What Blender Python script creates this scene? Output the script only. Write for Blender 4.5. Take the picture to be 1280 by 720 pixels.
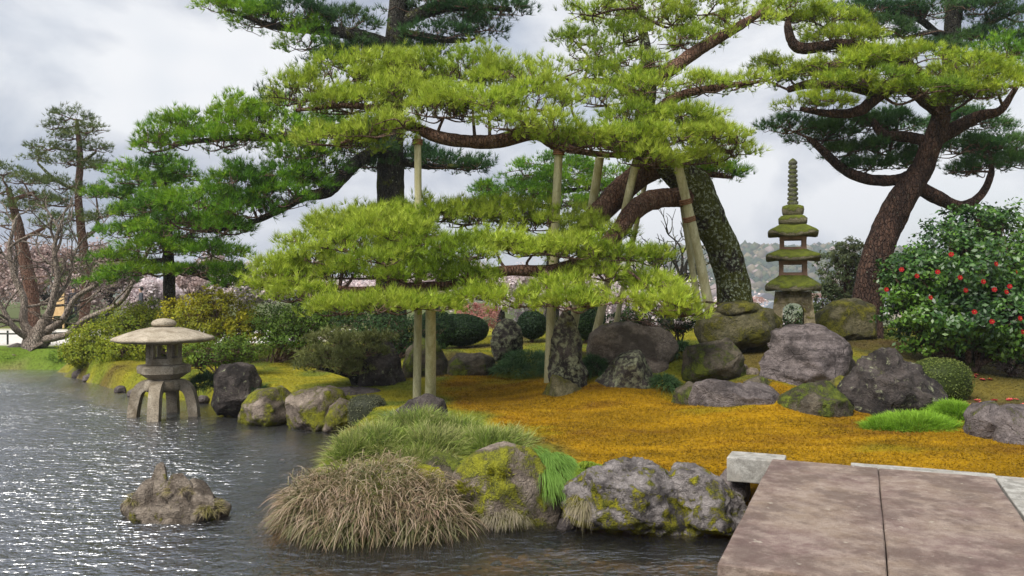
import bpy, bmesh, math, random
import numpy as np
from mathutils import Vector

R = math.radians
RNG = np.random.default_rng(7)
random.seed(7)
for o in list(bpy.data.objects): bpy.data.objects.remove(o)
S = bpy.context.scene
COL = S.collection

# ------------------------------------------------------------ camera, world, sun
H, F = 2.3, 1000.0                      # eye height above the water, focal length in 1280-wide pixels
cam_d = bpy.data.cameras.new('camera'); cam = bpy.data.objects.new('camera', cam_d); COL.objects.link(cam)
cam.location = (0, 0, H); cam.rotation_euler = (R(90), 0, 0)
cam_d.sensor_width = 36; cam_d.lens = 36*F/1280; cam_d.clip_start = .05; cam_d.clip_end = 9000
S.camera = cam

SUN_EL, SUN_AZ = R(52), math.atan2(-.55, -.60)
wd = bpy.data.worlds.new('World'); S.world = wd; wd.use_nodes = True
nt = wd.node_tree; N = nt.nodes; L = nt.links
for n in list(N): N.remove(n)
wo = N.new('ShaderNodeOutputWorld'); bg = N.new('ShaderNodeBackground'); bg.inputs['Strength'].default_value = .1
sky = N.new('ShaderNodeTexSky'); sky.sky_type = 'NISHITA'; sky.sun_disc = False
sky.sun_elevation = SUN_EL; sky.sun_rotation = SUN_AZ % (2*math.pi); sky.air_density = 1.2; sky.dust_density = 2.0
tc = N.new('ShaderNodeTexCoord')
mp = N.new('ShaderNodeMapping'); mp.inputs['Scale'].default_value = (1, 1, 1.9); mp.inputs['Location'].default_value = (.35, .2, .1)
L.new(tc.outputs['Generated'], mp.inputs['Vector'])
n1 = N.new('ShaderNodeTexNoise'); n1.inputs['Scale'].default_value = 3.0; n1.inputs['Detail'].default_value = 7; n1.inputs['Roughness'].default_value = .52; n1.inputs['Distortion'].default_value = .35
L.new(mp.outputs[0], n1.inputs['Vector'])
n2 = N.new('ShaderNodeTexNoise'); n2.inputs['Scale'].default_value = 1.7; n2.inputs['Detail'].default_value = 4
mp2 = N.new('ShaderNodeMapping'); mp2.inputs['Location'].default_value = (4.2, 1.3, 2.2); mp2.inputs['Scale'].default_value = (1, 1, 1.6)
L.new(tc.outputs['Generated'], mp2.inputs['Vector']); L.new(mp2.outputs[0], n2.inputs['Vector'])
cr = N.new('ShaderNodeValToRGB')        # cloud brightness
cr.color_ramp.elements[0].position = .40; cr.color_ramp.elements[0].color = (2.2, 2.6, 3.5, 1)
cr.color_ramp.elements[1].position = .59; cr.color_ramp.elements[1].color = (6.7, 6.8, 7.0, 1)
L.new(n1.outputs['Fac'], cr.inputs['Fac'])
mr = N.new('ShaderNodeMapRange'); mr.inputs['From Min'].default_value = .34; mr.inputs['From Max'].default_value = .52; mr.inputs['To Min'].default_value = .30; mr.inputs['To Max'].default_value = 1
L.new(n2.outputs['Fac'], mr.inputs['Value'])
mx = N.new('ShaderNodeMix'); mx.data_type = 'RGBA'
L.new(mr.outputs[0], mx.inputs['Factor']); L.new(sky.outputs[0], mx.inputs[6]); L.new(cr.outputs[0], mx.inputs[7])
L.new(mx.outputs[2], bg.inputs['Color']); L.new(bg.outputs[0], wo.inputs['Surface'])

sd = bpy.data.lights.new('sun', 'SUN'); sd.energy = 4.4; sd.angle = R(38); sd.color = (1, .955, .88)
sun = bpy.data.objects.new('sun', sd); COL.objects.link(sun)
sv = Vector((math.sin(SUN_AZ)*math.cos(SUN_EL), math.cos(SUN_AZ)*math.cos(SUN_EL), math.sin(SUN_EL)))
sun.rotation_euler = sv.to_track_quat('Z', 'Y').to_euler(); sun.location = (0, -5, 40)

vs = S.view_settings; vs.view_transform = 'Standard'; vs.look = 'None'; vs.gamma = 1; vs.exposure = .5
vs.use_curve_mapping = False
S.cycles.max_bounces = 6; S.cycles.transparent_max_bounces = 12; S.cycles.diffuse_bounces = 3
S.cycles.glossy_bounces = 3; S.cycles.transmission_bounces = 3; S.cycles.volume_bounces = 0
S.cycles.caustics_reflective = False; S.cycles.caustics_refractive = False

# ------------------------------------------------------------ maths helpers
def P(px, py, Y): return np.array([(px-640)/F*Y, Y, H+(360-py)/F*Y])
def PZ(px, py, z):                      # point of a pixel's line of sight at height z (below the eye)
    return P(px, py, (H-z)*F/(py-360))
def unit(v): return v/np.maximum(np.linalg.norm(v, axis=-1, keepdims=True), 1e-9)
def hsh(i, j, k, s):
    n = (i.astype(np.int64)*374761393 + j.astype(np.int64)*668265263 + k.astype(np.int64)*2147483647 + s*974634777) & 0xffffffff
    n = ((n ^ (n >> 13))*1274126177) & 0xffffffff
    n = ((n ^ (n >> 16))*2246822519) & 0xffffffff
    return ((n ^ (n >> 15)) & 0xffffff)/float(0xffffff)
def vnoise(p, s=0):
    i = np.floor(p); f = p-i; i = i.astype(np.int64); u = f*f*f*(f*(f*6-15)+10)
    out = 0
    for a in (0, 1):
        for b in (0, 1):
            for c in (0, 1):
                w = (u[:, 0] if a else 1-u[:, 0])*(u[:, 1] if b else 1-u[:, 1])*(u[:, 2] if c else 1-u[:, 2])
                out = out+w*hsh(i[:, 0]+a, i[:, 1]+b, i[:, 2]+c, s)
    return out*2-1
def fbm(p, s=0, o=4, rough=.5):
    t = 0; a = 1; w = 0
    for k in range(o): t = t+a*vnoise(p*2.03**k+17.3*k, s+k); w += a; a *= rough
    return t/w
def smooth(a, b, x):
    t = np.clip((x-a)/(b-a), 0, 1); return t*t*(3-2*t)
def spline(pts, n):
    pts = np.asarray(pts, float); m = len(pts)
    if m == 2: pts = np.array([pts[0], (pts[0]*2+pts[1])/3, (pts[0]+pts[1]*2)/3, pts[1]]); m = 4
    e = np.vstack([2*pts[0]-pts[1], pts, 2*pts[-1]-pts[-2]])
    t = np.linspace(0, m-1-1e-6, n); k = t.astype(int); f = (t-k)[:, None]
    a, b, c, d = e[k], e[k+1], e[k+2], e[k+3]
    return .5*(2*b+(c-a)*f+(2*a-5*b+4*c-d)*f*f+(3*b-a-3*c+d)*f**3)

# ------------------------------------------------------------ mesh helpers
class MB:
    """collects vertices, faces (any size) and vertex colours of ONE mesh object"""
    def __init__(s): s.v = []; s.c = []; s.f = []; s.m = []; s.n = 0; s.sm = []
    def add(s, v, f, c=None, mat=0, smooth=False):
        v = np.asarray(v, float).reshape(-1, 3); f = np.asarray(f, int)
        if c is None: c = np.ones((len(v), 3))*.5
        c = np.broadcast_to(np.asarray(c, float), (len(v), 3))
        s.v.append(v); s.c.append(c); s.f.append(f+s.n); s.n += len(v); s.m.append(mat); s.sm.append(smooth); return s
    def build(s, name, mats, parent=None, origin=None):
        v = np.concatenate(s.v); c = np.concatenate(s.c)
        org = np.zeros(3) if origin is None else np.asarray(origin, float)
        pofs = np.array(parent['_o']) if parent is not None else np.zeros(3)
        base = pofs if parent is not None else org
        me = bpy.data.meshes.new(name)
        me.vertices.add(len(v)); me.vertices.foreach_set('co', (v-base).astype(np.float32).ravel())
        idx = np.concatenate([f.ravel() for f in s.f]); tot = np.concatenate([np.full(len(f), f.shape[1]) for f in s.f])
        mi = np.concatenate([np.full(len(f), m) for f, m in zip(s.f, s.m)]); sm = np.concatenate([np.full(len(f), b) for f, b in zip(s.f, s.sm)])
        me.loops.add(len(idx)); me.loops.foreach_set('vertex_index', idx.astype(np.int32))
        me.polygons.add(len(tot)); me.polygons.foreach_set('loop_start', (np.cumsum(tot)-tot).astype(np.int32))
        me.polygons.foreach_set('material_index', mi.astype(np.int32)); me.polygons.foreach_set('use_smooth', sm.astype(bool))
        ca = me.color_attributes.new('tint', 'FLOAT_COLOR', 'POINT')
        ca.data.foreach_set('color', np.concatenate([c, np.ones((len(c), 1))], 1).astype(np.float32).ravel())
        me.update(calc_edges=True); me.validate()
        for m in (mats if isinstance(mats, (list, tuple)) else [mats]): me.materials.append(m)
        o = bpy.data.objects.new(name, me); COL.objects.link(o)
        if parent is not None: o.parent = parent; o['_o'] = [float(x) for x in pofs]
        else: o.location = org; o['_o'] = [float(x) for x in org]
        return o
def tag(o, label=None, cat=None, group=None, kind=None):
    if label: o['label'] = label
    if cat: o['category'] = cat
    if group: o['group'] = group
    if kind: o['kind'] = kind
    return o
def empty(name, loc, label, cat, group=None):
    o = bpy.data.objects.new(name, None); COL.objects.link(o); o.location = loc; o['_o'] = [float(x) for x in loc]
    o.empty_display_size = .2
    return tag(o, label, cat, group)

def tube(mb, pts, rad, sides=8, n=None, wob=0, c=None, mat=0, seed=0, cap=True):
    pts = np.asarray(pts, float); rad = np.atleast_1d(np.asarray(rad, float))
    if n is None: n = max(3, 4*len(pts))
    q = spline(pts, n)
    r = np.interp(np.linspace(0, 1, n), np.linspace(0, 1, len(rad)), rad)
    t = unit(np.gradient(q, axis=0))
    up = np.where(np.abs(t[:, 2:3]) > .9, np.array([[0, 1., 0]]), np.array([[0, 0, 1.]]))
    if np.abs(t[:, 2]).mean() > .6: up = np.broadcast_to(np.array([[0, 1., 0]]), t.shape)
    a = unit(np.cross(t, up)); b = np.cross(t, a)
    th = np.linspace(0, 2*math.pi, sides, endpoint=False)
    ring = a[:, None]*np.cos(th)[None, :, None]+b[:, None]*np.sin(th)[None, :, None]
    rr = np.repeat(r[:, None], sides, 1)
    v = q[:, None]+ring*rr[..., None]
    if wob:
        flat = v.reshape(-1, 3)
        k = fbm(flat*np.array([4, 4, 2.2])/max(.35, r.max()*3), seed, 4, .6).reshape(n, sides)
        k2 = fbm(flat*np.array([16., 16, 5])+9, seed+5, 2).reshape(n, sides)
        v = q[:, None]+ring*(rr*(1+wob*k+wob*.35*k2))[..., None]
    i = np.arange(n-1)[:, None]*sides; j = np.arange(sides)[None]; j2 = (j+1) % sides
    f = np.stack([i+j, i+j2, i+sides+j2, i+sides+j], -1).reshape(-1, 4)
    vv = v.reshape(-1, 3)
    mb.add(vv, f, c, mat, True)
    if cap:
        mb.add(np.vstack([v[0], q[:1]]), [[k, sides, (k+1) % sides] for k in range(sides)], c, mat, True)
        mb.add(np.vstack([v[-1], q[-1:]]), [[(k+1) % sides, sides, k] for k in range(sides)], c, mat, True)
    return q
def twigs(mb, A, B, r0, r1, bend=.15, c=None):
    """many thin three-sided bent twigs at once, from the points A to the points B"""
    A = np.asarray(A); B = np.asarray(B); n = len(A)
    if n == 0: return
    Lr = np.linalg.norm(B-A, axis=1, keepdims=True)
    M1 = A+(B-A)*.35+RNG.normal(0, 1, (n, 3))*bend*Lr*.6; M2 = A+(B-A)*.7+RNG.normal(0, 1, (n, 3))*bend*Lr*.6
    Q = np.stack([A, M1, M2, B], 1)
    t = unit(B-A); a = unit(np.cross(t, RNG.normal(0, 1, (n, 3)))); b = np.cross(t, a)
    r = np.array([r0, r0*.75+r1*.25, (r0+r1)/2, r1])
    th = np.array([0, 2.094, 4.189])
    ring = a[:, None, None]*np.cos(th)[None, None, :, None]+b[:, None, None]*np.sin(th)[None, None, :, None]
    v = Q[:, :, None]+ring*r[None, :, None, None]
    base = (np.arange(n)*12)[:, None, None]; k = np.arange(3)[None, :, None]*3; j = np.arange(3)[None, None]; j2 = (j+1) % 3
    f = np.stack([base+k+j, base+k+j2, base+k+3+j2, base+k+3+j], -1).reshape(-1, 4)
    mb.add(v.reshape(-1, 3), f, c, 0, True)
def needles(mb, pos, dirs, cols, k, length, width, spread):
    """k thin needles from every point, in a cone round its direction"""
    n = len(pos)
    p = np.repeat(pos, k, 0); d = np.repeat(dirs, k, 0)+RNG.normal(0, spread, (n*k, 3)); d = unit(d)
    c = np.repeat(cols, k, 0)*RNG.uniform(.78, 1.22, (n*k, 1))
    l = RNG.uniform(.7, 1.15, (n*k, 1))*length
    s = unit(np.cross(d, RNG.normal(0, 1, (n*k, 3))))*width*.5
    p = p+d*l*.06
    v = np.stack([p-s, p+s, p+d*l], 1).reshape(-1, 3)
    f = np.arange(n*k*3).reshape(-1, 3)
    mb.add(v, f, np.repeat(c, 3, 0))
def leaves(mb, pos, nrm, cols, size, aspect=.5, tilt=.5, mat=0):
    n = len(pos); nn = unit(nrm+RNG.normal(0, tilt, (n, 3)))
    d = unit(np.cross(nn, RNG.normal(0, 1, (n, 3)))); s = np.cross(nn, d)
    l = RNG.uniform(.7, 1.25, (n, 1))*size; w = l*aspect*.5
    v = np.stack([pos-d*l*.5, pos+s*w-nn*l*.06, pos+d*l*.5-nn*l*.12, pos-s*w-nn*l*.06], 1)
    f = np.arange(n*4).reshape(-1, 4)
    mb.add(v.reshape(-1, 3), f, np.repeat(cols*RNG.uniform(.8, 1.2, (n, 1)), 4, 0), mat)
def blades(mb, root, d, length, width, droop, c0, c1, seg=4):
    n = len(root); length = np.broadcast_to(np.asarray(length, float), (n,))[:, None]
    d = unit(d); s = unit(np.cross(d, np.array([[0, 0, 1.]])+RNG.normal(0, .5, (n, 3))))
    vs_, cs_ = [], []
    for k in range(seg+1):
        t = k/seg
        q = root+d*length*t+np.array([[0, 0, -1.]])*droop*length*t*t
        w = width*(1-t**1.6*.93)*.5
        vs_ += [q-s*w, q+s*w]; cc = c0*(1-t)+c1*t; cs_ += [cc, cc]
    v = np.stack(vs_, 1); c = np.stack(cs_, 1); m = 2*(seg+1)
    b = (np.arange(n)*m)[:, None]; k = (np.arange(seg)*2)[None]
    f = np.stack([b+k, b+k+1, b+k+3, b+k+2], -1).reshape(-1, 4)
    mb.add(v.reshape(-1, 3), f, c.reshape(-1, 3), 0, True)
def pal(pos, cols, scale, jit=.12, seed=0):
    """a colour for every point: palette entries blended by a smooth noise and some jitter"""
    cols = np.asarray(cols, float); m = len(cols)
    t = np.clip(.5+.75*fbm(np.asarray(pos)*scale, seed, 3)+RNG.normal(0, jit, len(pos)), 0, .9999)*(m-1)
    k = t.astype(int); f = (t-k)[:, None]; k2 = np.minimum(k+1, m-1)
    return cols[k]*(1-f)+cols[k2]*f
_ico = {}
def ico(sub):
    if sub not in _ico:
        bm = bmesh.new(); bmesh.ops.create_icosphere(bm, subdivisions=sub, radius=1)
        _ico[sub] = (np.array([v.co[:] for v in bm.verts]), np.array([[v.index for v in f.verts] for f in bm.faces])); bm.free()
    return _ico[sub]
def lathe(mb, prof, cx, cy, z0, sides=32, c=None, mat=0, smooth=True, power=None, rot=0, sag=0, wob=0, seed=0):
    """revolve (radius, height) pairs; power makes the plan a rounded square, sag lifts its corners"""
    th = np.linspace(0, 2*math.pi, sides, endpoint=False)
    pr = np.ones(sides)
    if power: pr = (np.abs(np.cos(th))**power+np.abs(np.sin(th))**power)**(-1/power)
    rmax = max(p[0] for p in prof); V = []
    for r, z in prof:
        k = (r/rmax)**2
        zz = z+sag*k*(pr-1)
        V.append(np.stack([cx+r*pr*np.cos(th+rot), cy+r*pr*np.sin(th+rot), z0+zz], -1))
    V = np.array(V); n = len(prof); flat = V.reshape(-1, 3)
    if wob:
        d = flat-np.array([cx, cy, 0]); d[:, 2] = 0
        flat = flat+unit(d)*(wob*fbm(flat*9, seed, 3))[:, None]+np.array([0, 0, 1])*(wob*.6*fbm(flat*7+5, seed+3, 3))[:, None]
    i = np.arange(n-1)[:, None]*sides; j = np.arange(sides)[None]; j2 = (j+1) % sides
    mb.add(flat, np.stack([i+j, i+j2, i+sides+j2, i+sides+j], -1).reshape(-1, 4), c, mat, smooth)
    mb.add(flat[:sides], [list(range(sides))[::-1]], c, mat); mb.add(flat[-sides:], [list(range(sides))], c, mat)
def prism(mb, poly, h0, h1, axes, org, c=None, mat=0):
    """extrude a 2-D polygon: axes = (u, v, w) vectors, w the extrusion"""
    u, v, w = [np.asarray(a, float) for a in axes]; org = np.asarray(org, float); n = len(poly)
    A = np.array([org+u*x+v*y+w*h0 for x, y in poly]); B = np.array([org+u*x+v*y+w*h1 for x, y in poly])
    V = np.vstack([A, B])
    mb.add(V, [list(range(n))[::-1]], c, mat); mb.n -= 0
    mb.add(V, [[n+k for k in range(n)]], c, mat)
    mb.add(V, [[k, (k+1) % n, n+(k+1) % n, n+k] for k in range(n)], c, mat)
def box(mb, c0, c1, c=None, mat=0):
    x0, y0, z0 = c0; x1, y1, z1 = c1
    v = [(x0, y0, z0), (x1, y0, z0), (x1, y1, z0), (x0, y1, z0), (x0, y0, z1), (x1, y0, z1), (x1, y1, z1), (x0, y1, z1)]
    mb.add(v, [[0, 3, 2, 1], [4, 5, 6, 7], [0, 1, 5, 4], [1, 2, 6, 5], [2, 3, 7, 6], [3, 0, 4, 7]], c, mat)

# ------------------------------------------------------------ materials
def newmat(name):
    m = bpy.data.materials.new(name); m.use_nodes = True; n = m.node_tree
    for x in list(n.nodes): n.nodes.remove(x)
    out = n.nodes.new('ShaderNodeOutputMaterial'); return m, n.nodes, n.links, out
def nd(N, kind, **kw):
    n = N.new('ShaderNode'+kind)
    for k, v in kw.items():
        if k in n.inputs: n.inputs[k].default_value = v
        else: setattr(n, k, v)
    return n
def mixc(N, L, fac, a, b, blend='MIX'):
    m = N.new('ShaderNodeMix'); m.data_type = 'RGBA'; m.blend_type = blend
    for s, x in ((0, fac), (6, a), (7, b)):
        if hasattr(x, 'is_linked') or hasattr(x, 'links'): L.new(x, m.inputs[s])
        elif s == 0: m.inputs[0].default_value = x
        else: m.inputs[s].default_value = (*x, 1)
    return m.outputs[2]
def ramp(N, L, src, a, b, lo=0., hi=1.):
    m = N.new('ShaderNodeMapRange'); m.inputs['From Min'].default_value = a; m.inputs['From Max'].default_value = b
    m.inputs['To Min'].default_value = lo; m.inputs['To Max'].default_value = hi; m.interpolation_type = 'SMOOTHSTEP'
    L.new(src, m.inputs['Value']); return m.outputs[0]
def math_(N, L, op, a, b):
    m = N.new('ShaderNodeMath'); m.operation = op
    for k, x in enumerate((a, b)):
        if hasattr(x, 'links'): L.new(x, m.inputs[k])
        else: m.inputs[k].default_value = x
    return m.outputs[0]
def noise(N, L, vec, scale, detail=4, rough=.55, dist=0., mapscale=None):
    if mapscale:
        mp = N.new('ShaderNodeMapping'); mp.inputs['Scale'].default_value = mapscale; L.new(vec, mp.inputs['Vector']); vec = mp.outputs[0]
    n = N.new('ShaderNodeTexNoise'); n.inputs['Scale'].default_value = scale; n.inputs['Detail'].default_value = detail
    n.inputs['Roughness'].default_value = rough; n.inputs['Distortion'].default_value = dist; L.new(vec, n.inputs['Vector'])
    return n.outputs['Fac']
def bump(N, L, h, strength, dist, nrm=None):
    b = N.new('ShaderNodeBump'); b.inputs['Strength'].default_value = strength; b.inputs['Distance'].default_value = dist
    L.new(h, b.inputs['Height'])
    if nrm is not None: L.new(nrm, b.inputs['Normal'])
    return b.outputs[0]

def leaf_mat(name, rough=.55, trans=.35, spec=.3):
    m, N, L, out = newmat(name)
    at = N.new('ShaderNodeAttribute'); at.attribute_name = 'tint'
    p = nd(N, 'BsdfPrincipled', Roughness=rough); p.inputs['Specular IOR Level'].default_value = spec
    L.new(at.outputs['Color'], p.inputs['Base Color'])
    t = N.new('ShaderNodeBsdfTranslucent'); L.new(at.outputs['Color'], t.inputs['Color'])
    x = N.new('ShaderNodeMixShader'); x.inputs[0].default_value = trans
    L.new(p.outputs[0], x.inputs[1]); L.new(t.outputs[0], x.inputs[2]); L.new(x.outputs[0], out.inputs[0]); return m
def rock_mat(name, c1, c2, moss=(.16, .17, .015), moss2=(.07, .08, .012), amt=.3, top=.25, lichen=0., scale=1., crack=.16, streak=(1, 1, 1), mscale=1.):
    m, N, L, out = newmat(name)
    g = N.new('ShaderNodeNewGeometry'); pos = g.outputs['Position']
    a = noise(N, L, pos, 3.2*scale, 8, .62, .4, streak); b = noise(N, L, pos, 14*scale, 6, .65); c = noise(N, L, pos, 60*scale, 3, .6)
    col = mixc(N, L, ramp(N, L, a, .34, .66), c1, c2)
    col = mixc(N, L, ramp(N, L, b, .42, .75, 0, .45), col, tuple(min(1, x*1.9+.02) for x in c2))
    col = mixc(N, L, ramp(N, L, c, .5, .3, 0, .6), col, tuple(x*.35 for x in c1))
    col = mixc(N, L, ramp(N, L, noise(N, L, pos, 1.6*scale, 5, .6, .3), .50, .36, 0, .75), col, tuple(x*.42 for x in c1))
    vo = nd(N, 'TexVoronoi', Scale=1.5*scale, feature='DISTANCE_TO_EDGE')
    mpv = N.new('ShaderNodeMapping'); mpv.inputs['Scale'].default_value = (1.1, .9, 1.9)
    nz = N.new('ShaderNodeTexNoise'); nz.inputs['Scale'].default_value = 2.5; nz.inputs['Detail'].default_value = 4; L.new(pos, nz.inputs['Vector'])
    av = N.new('ShaderNodeVectorMath'); av.operation = 'MULTIPLY_ADD'; av.inputs[1].default_value = (.7, .7, .7)
    L.new(nz.outputs['Color'], av.inputs[0]); L.new(pos, av.inputs[2]); L.new(av.outputs[0], mpv.inputs['Vector']); L.new(mpv.outputs[0], vo.inputs['Vector'])
    ck = ramp(N, L, vo.outputs['Distance'], .0, .035, crack, 0)
    col = mixc(N, L, ck, col, tuple(x*.22 for x in c1))
    if lichen:
        v2 = noise(N, L, pos, 9*scale, 8, .68, .3)
        col = mixc(N, L, ramp(N, L, v2, .60-.16*lichen, .74-.1*lichen, 0, .8), col, (.34, .36, .22))
    # moss grows where the noise lets it, more on what faces up
    sx = N.new('ShaderNodeSeparateXYZ'); L.new(g.outputs['Normal'], sx.inputs[0])
    mn = noise(N, L, pos, 2.6*scale*mscale, 7, .6, .5)
    mv = math_(N, L, 'ADD', mn, math_(N, L, 'MULTIPLY', sx.outputs['Z'], top))
    mv = math_(N, L, 'ADD', mv, math_(N, L, 'MULTIPLY', math_(N, L, 'ADD', c, b), .17))
    th = .95-.62*amt
    mm = ramp(N, L, mv, th, th+.13)
    mc = mixc(N, L, ramp(N, L, noise(N, L, pos, 9, 4), .35, .65), moss2, moss)
    mc = mixc(N, L, ramp(N, L, c, .45, .65, 0, .5), mc, tuple(x*1.6 for x in moss))
    col = mixc(N, L, mm, col, mc)
    p = nd(N, 'BsdfPrincipled', Roughness=.88); p.inputs['Specular IOR Level'].default_value = .25
    L.new(col, p.inputs['Base Color'])
    h = math_(N, L, 'ADD', math_(N, L, 'MULTIPLY', b, .7), math_(N, L, 'MULTIPLY', c, .35))
    h = math_(N, L, 'SUBTRACT', h, math_(N, L, 'MULTIPLY', ck, .8))
    h = math_(N, L, 'ADD', h, math_(N, L, 'MULTIPLY', mm, .35))
    L.new(bump(N, L, h, 1., .075), p.inputs['Normal']); L.new(p.outputs[0], out.inputs[0]); return m
def bark_mat(name, c1, c2, lichen=0., moss=0., plate=1.):
    m, N, L, out = newmat(name)
    g = N.new('ShaderNodeNewGeometry'); pos = g.outputs['Position']
    a = noise(N, L, pos, 4, 6, .6, .6, (1.3, 1.3, .5)); b = noise(N, L, pos, 22, 5, .65, .3, (1.2, 1.2, .45))
    vo = nd(N, 'TexVoronoi', Scale=13*plate, feature='DISTANCE_TO_EDGE')
    mv = N.new('ShaderNodeMapping'); mv.inputs['Scale'].default_value = (1.4, 1.4, .6); L.new(pos, mv.inputs['Vector']); L.new(mv.outputs[0], vo.inputs['Vector'])
    col = mixc(N, L, ramp(N, L, a, .33, .67), c1, c2)
    col = mixc(N, L, ramp(N, L, b, .55, .35, 0, .7), col, tuple(x*.3 for x in c1))
    col = mixc(N, L, ramp(N, L, vo.outputs['Distance'], 0, .12, .42, 0), col, tuple(x*.3 for x in c1))
    if moss:
        col = mixc(N, L, ramp(N, L, noise(N, L, pos, 3, 6, .6), .62-.3*moss, .72-.3*moss, 0, .85), col, (.09, .10, .015))
    if lichen:
        v2 = noise(N, L, pos, 17, 6, .65, .3)
        col = mixc(N, L, ramp(N, L, v2, .66-.14*lichen, .70-.12*lichen, 0, .9), col, (.36, .40, .28))
    p = nd(N, 'BsdfPrincipled', Roughness=.92); p.inputs['Specular IOR Level'].default_value = .15
    L.new(col, p.inputs['Base Color'])
    h = math_(N, L, 'ADD', b, math_(N, L, 'MULTIPLY', ramp(N, L, vo.outputs['Distance'], 0, .15), .8))
    L.new(bump(N, L, h, 1, .04), p.inputs['Normal']); L.new(p.outputs[0], out.inputs[0]); return m
def plain_mat(name, c1, c2, rough=.8, scale=6, bs=.3, bd=.02, stretch=(1, 1, 1), speck=.3, spec=.3, stain=None):
    m, N, L, out = newmat(name)
    g = N.new('ShaderNodeNewGeometry'); pos = g.outputs['Position']
    a = noise(N, L, pos, scale, 7, .6, .3, stretch); b = noise(N, L, pos, scale*9, 4, .6, 0, stretch)
    col = mixc(N, L, ramp(N, L, a, .32, .68), c1, c2)
    col = mixc(N, L, ramp(N, L, b, .55, .3, 0, speck), col, tuple(x*.4 for x in c1))
    if stain is not None:
        col = mixc(N, L, ramp(N, L, noise(N, L, pos, scale*.45, 6, .65, 1.), .5, .66, 0, .75), col, stain)
    p = nd(N, 'BsdfPrincipled', Roughness=rough); p.inputs['Specular IOR Level'].default_value = spec
    L.new(col, p.inputs['Base Color']); L.new(bump(N, L, math_(N, L, 'ADD', a, b), bs, bd), p.inputs['Normal'])
    L.new(p.outputs[0], out.inputs[0]); return m

M = {}
M['needle'] = leaf_mat('pine_needles', .5, .27, .25)
M['leaf'] = leaf_mat('shrub_leaves', .6, .35, .2)
M['gloss_leaf'] = leaf_mat('camellia_leaves', .36, .15, .45)
M['petal'] = leaf_mat('petals', .6, .4, .2)
M['grass'] = leaf_mat('grass_blades', .6, .3, .25)
M['twig'] = bark_mat('twig_bark', (.15, .09, .065), (.27, .18, .135))
M['bark_red'] = bark_mat('reddish_pine_bark', (.13, .065, .042), (.23, .14, .10), .12)
M['bark_dark'] = bark_mat('dark_lichened_bark', (.035, .028, .024), (.075, .06, .05), .98, .75)
M['bark_right'] = bark_mat('brown_pine_bark', (.055, .036, .03), (.15, .085, .06), .05)
M['bark_black'] = bark_mat('black_pine_bark', (.028, .026, .022), (.075, .068, .055), .25, .25)
M['bark_grey'] = bark_mat('grey_bare_bark', (.24, .19, .15), (.42, .35, .29), .2)
M['pole'] = plain_mat('weathered_pole', (.36, .33, .17), (.55, .52, .33), .8, 5, .4, .01, (3, 3, .4), .5)
M['rope'] = plain_mat('straw_rope', (.17, .08, .04), (.28, .14, .07), .9, 20, .5, .01)
M['stone'] = plain_mat('pale_lantern_stone', (.27, .225, .165), (.46, .40, .315), .85, 5, .6, .02, (1, 1, 1), .7, .25, (.16, .125, .08))
M['granite'] = plain_mat('pale_granite', (.20, .19, .17), (.40, .39, .36), .8, 9, .3, .01, (1, 1, 1), .5, .3, (.27, .25, .22))
M['slab'] = None
M['moss_stone'] = rock_mat('mossy_roof_stone', (.17, .15, .09), (.27, .24, .15), (.16, .19, .02), (.09, .11, .02), .46, .30, .3, 2.2, .1)
M['pagoda_base'] = rock_mat('pagoda_base_stone', (.20, .16, .09), (.36, .30, .19), (.22, .20, .03), (.12, .11, .03), .36, .1, .3, 2., .1)
M['pagoda_body'] = plain_mat('reddish_pagoda_stone', (.19, .11, .075), (.30, .19, .13), .9, 8, .5, .02)
M['spire'] = rock_mat('spire_stone', (.17, .17, .12), (.27, .27, .20), (.14, .16, .04), (.09, .10, .03), .42, .3, .35, 3., .0)

# ------------------------------------------------------------ terrain
SHORE = [(-200, 462), (0, 462), (80, 463), (98, 476), (150, 491), (190, 498), (262, 506), (302, 519), (335, 529), (425, 536), (440, 548), (425, 570),
         (398, 585), (372, 610), (362, 640), (380, 660), (425, 668), (520, 668), (590, 656), (650, 646), (725, 645), (765, 650), (840, 660), (925, 652)]
POND = [PZ(x, y, 0)[:2] for x, y in SHORE]
POND += [np.array(p) for p in [(2.9, 7.15), (4.4, 6.4), (9, 5), (16, 4.5), (16, 2.5), (8, 3.4), (3.4, 4.35), (1.5, 5.0), (.9, 4.5), (.2, 3.2), (-6, 2.8), (-30, 3), (-40, 14), (-32, 22)]]
POND = np.array(POND)
def poly_sd(pts, poly):
    """signed distance, negative inside"""
    x, y = pts[:, 0], pts[:, 1]; d = np.full(len(pts), 1e9); ins = np.zeros(len(pts), bool)
    for k in range(len(poly)):
        a, b = poly[k], poly[(k+1) % len(poly)]; e = b-a
        t = np.clip(((x-a[0])*e[0]+(y-a[1])*e[1])/max(1e-9, e@e), 0, 1)
        d = np.minimum(d, np.hypot(x-a[0]-t*e[0], y-a[1]-t*e[1]))
        c = (a[1] > y) != (b[1] > y)
        with np.errstate(divide='ignore', invalid='ignore'):
            xi = (b[0]-a[0])*(y-a[1])/(b[1]-a[1])+a[0]
        ins ^= c & (x < xi)
    return np.where(ins, -d, d)
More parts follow.
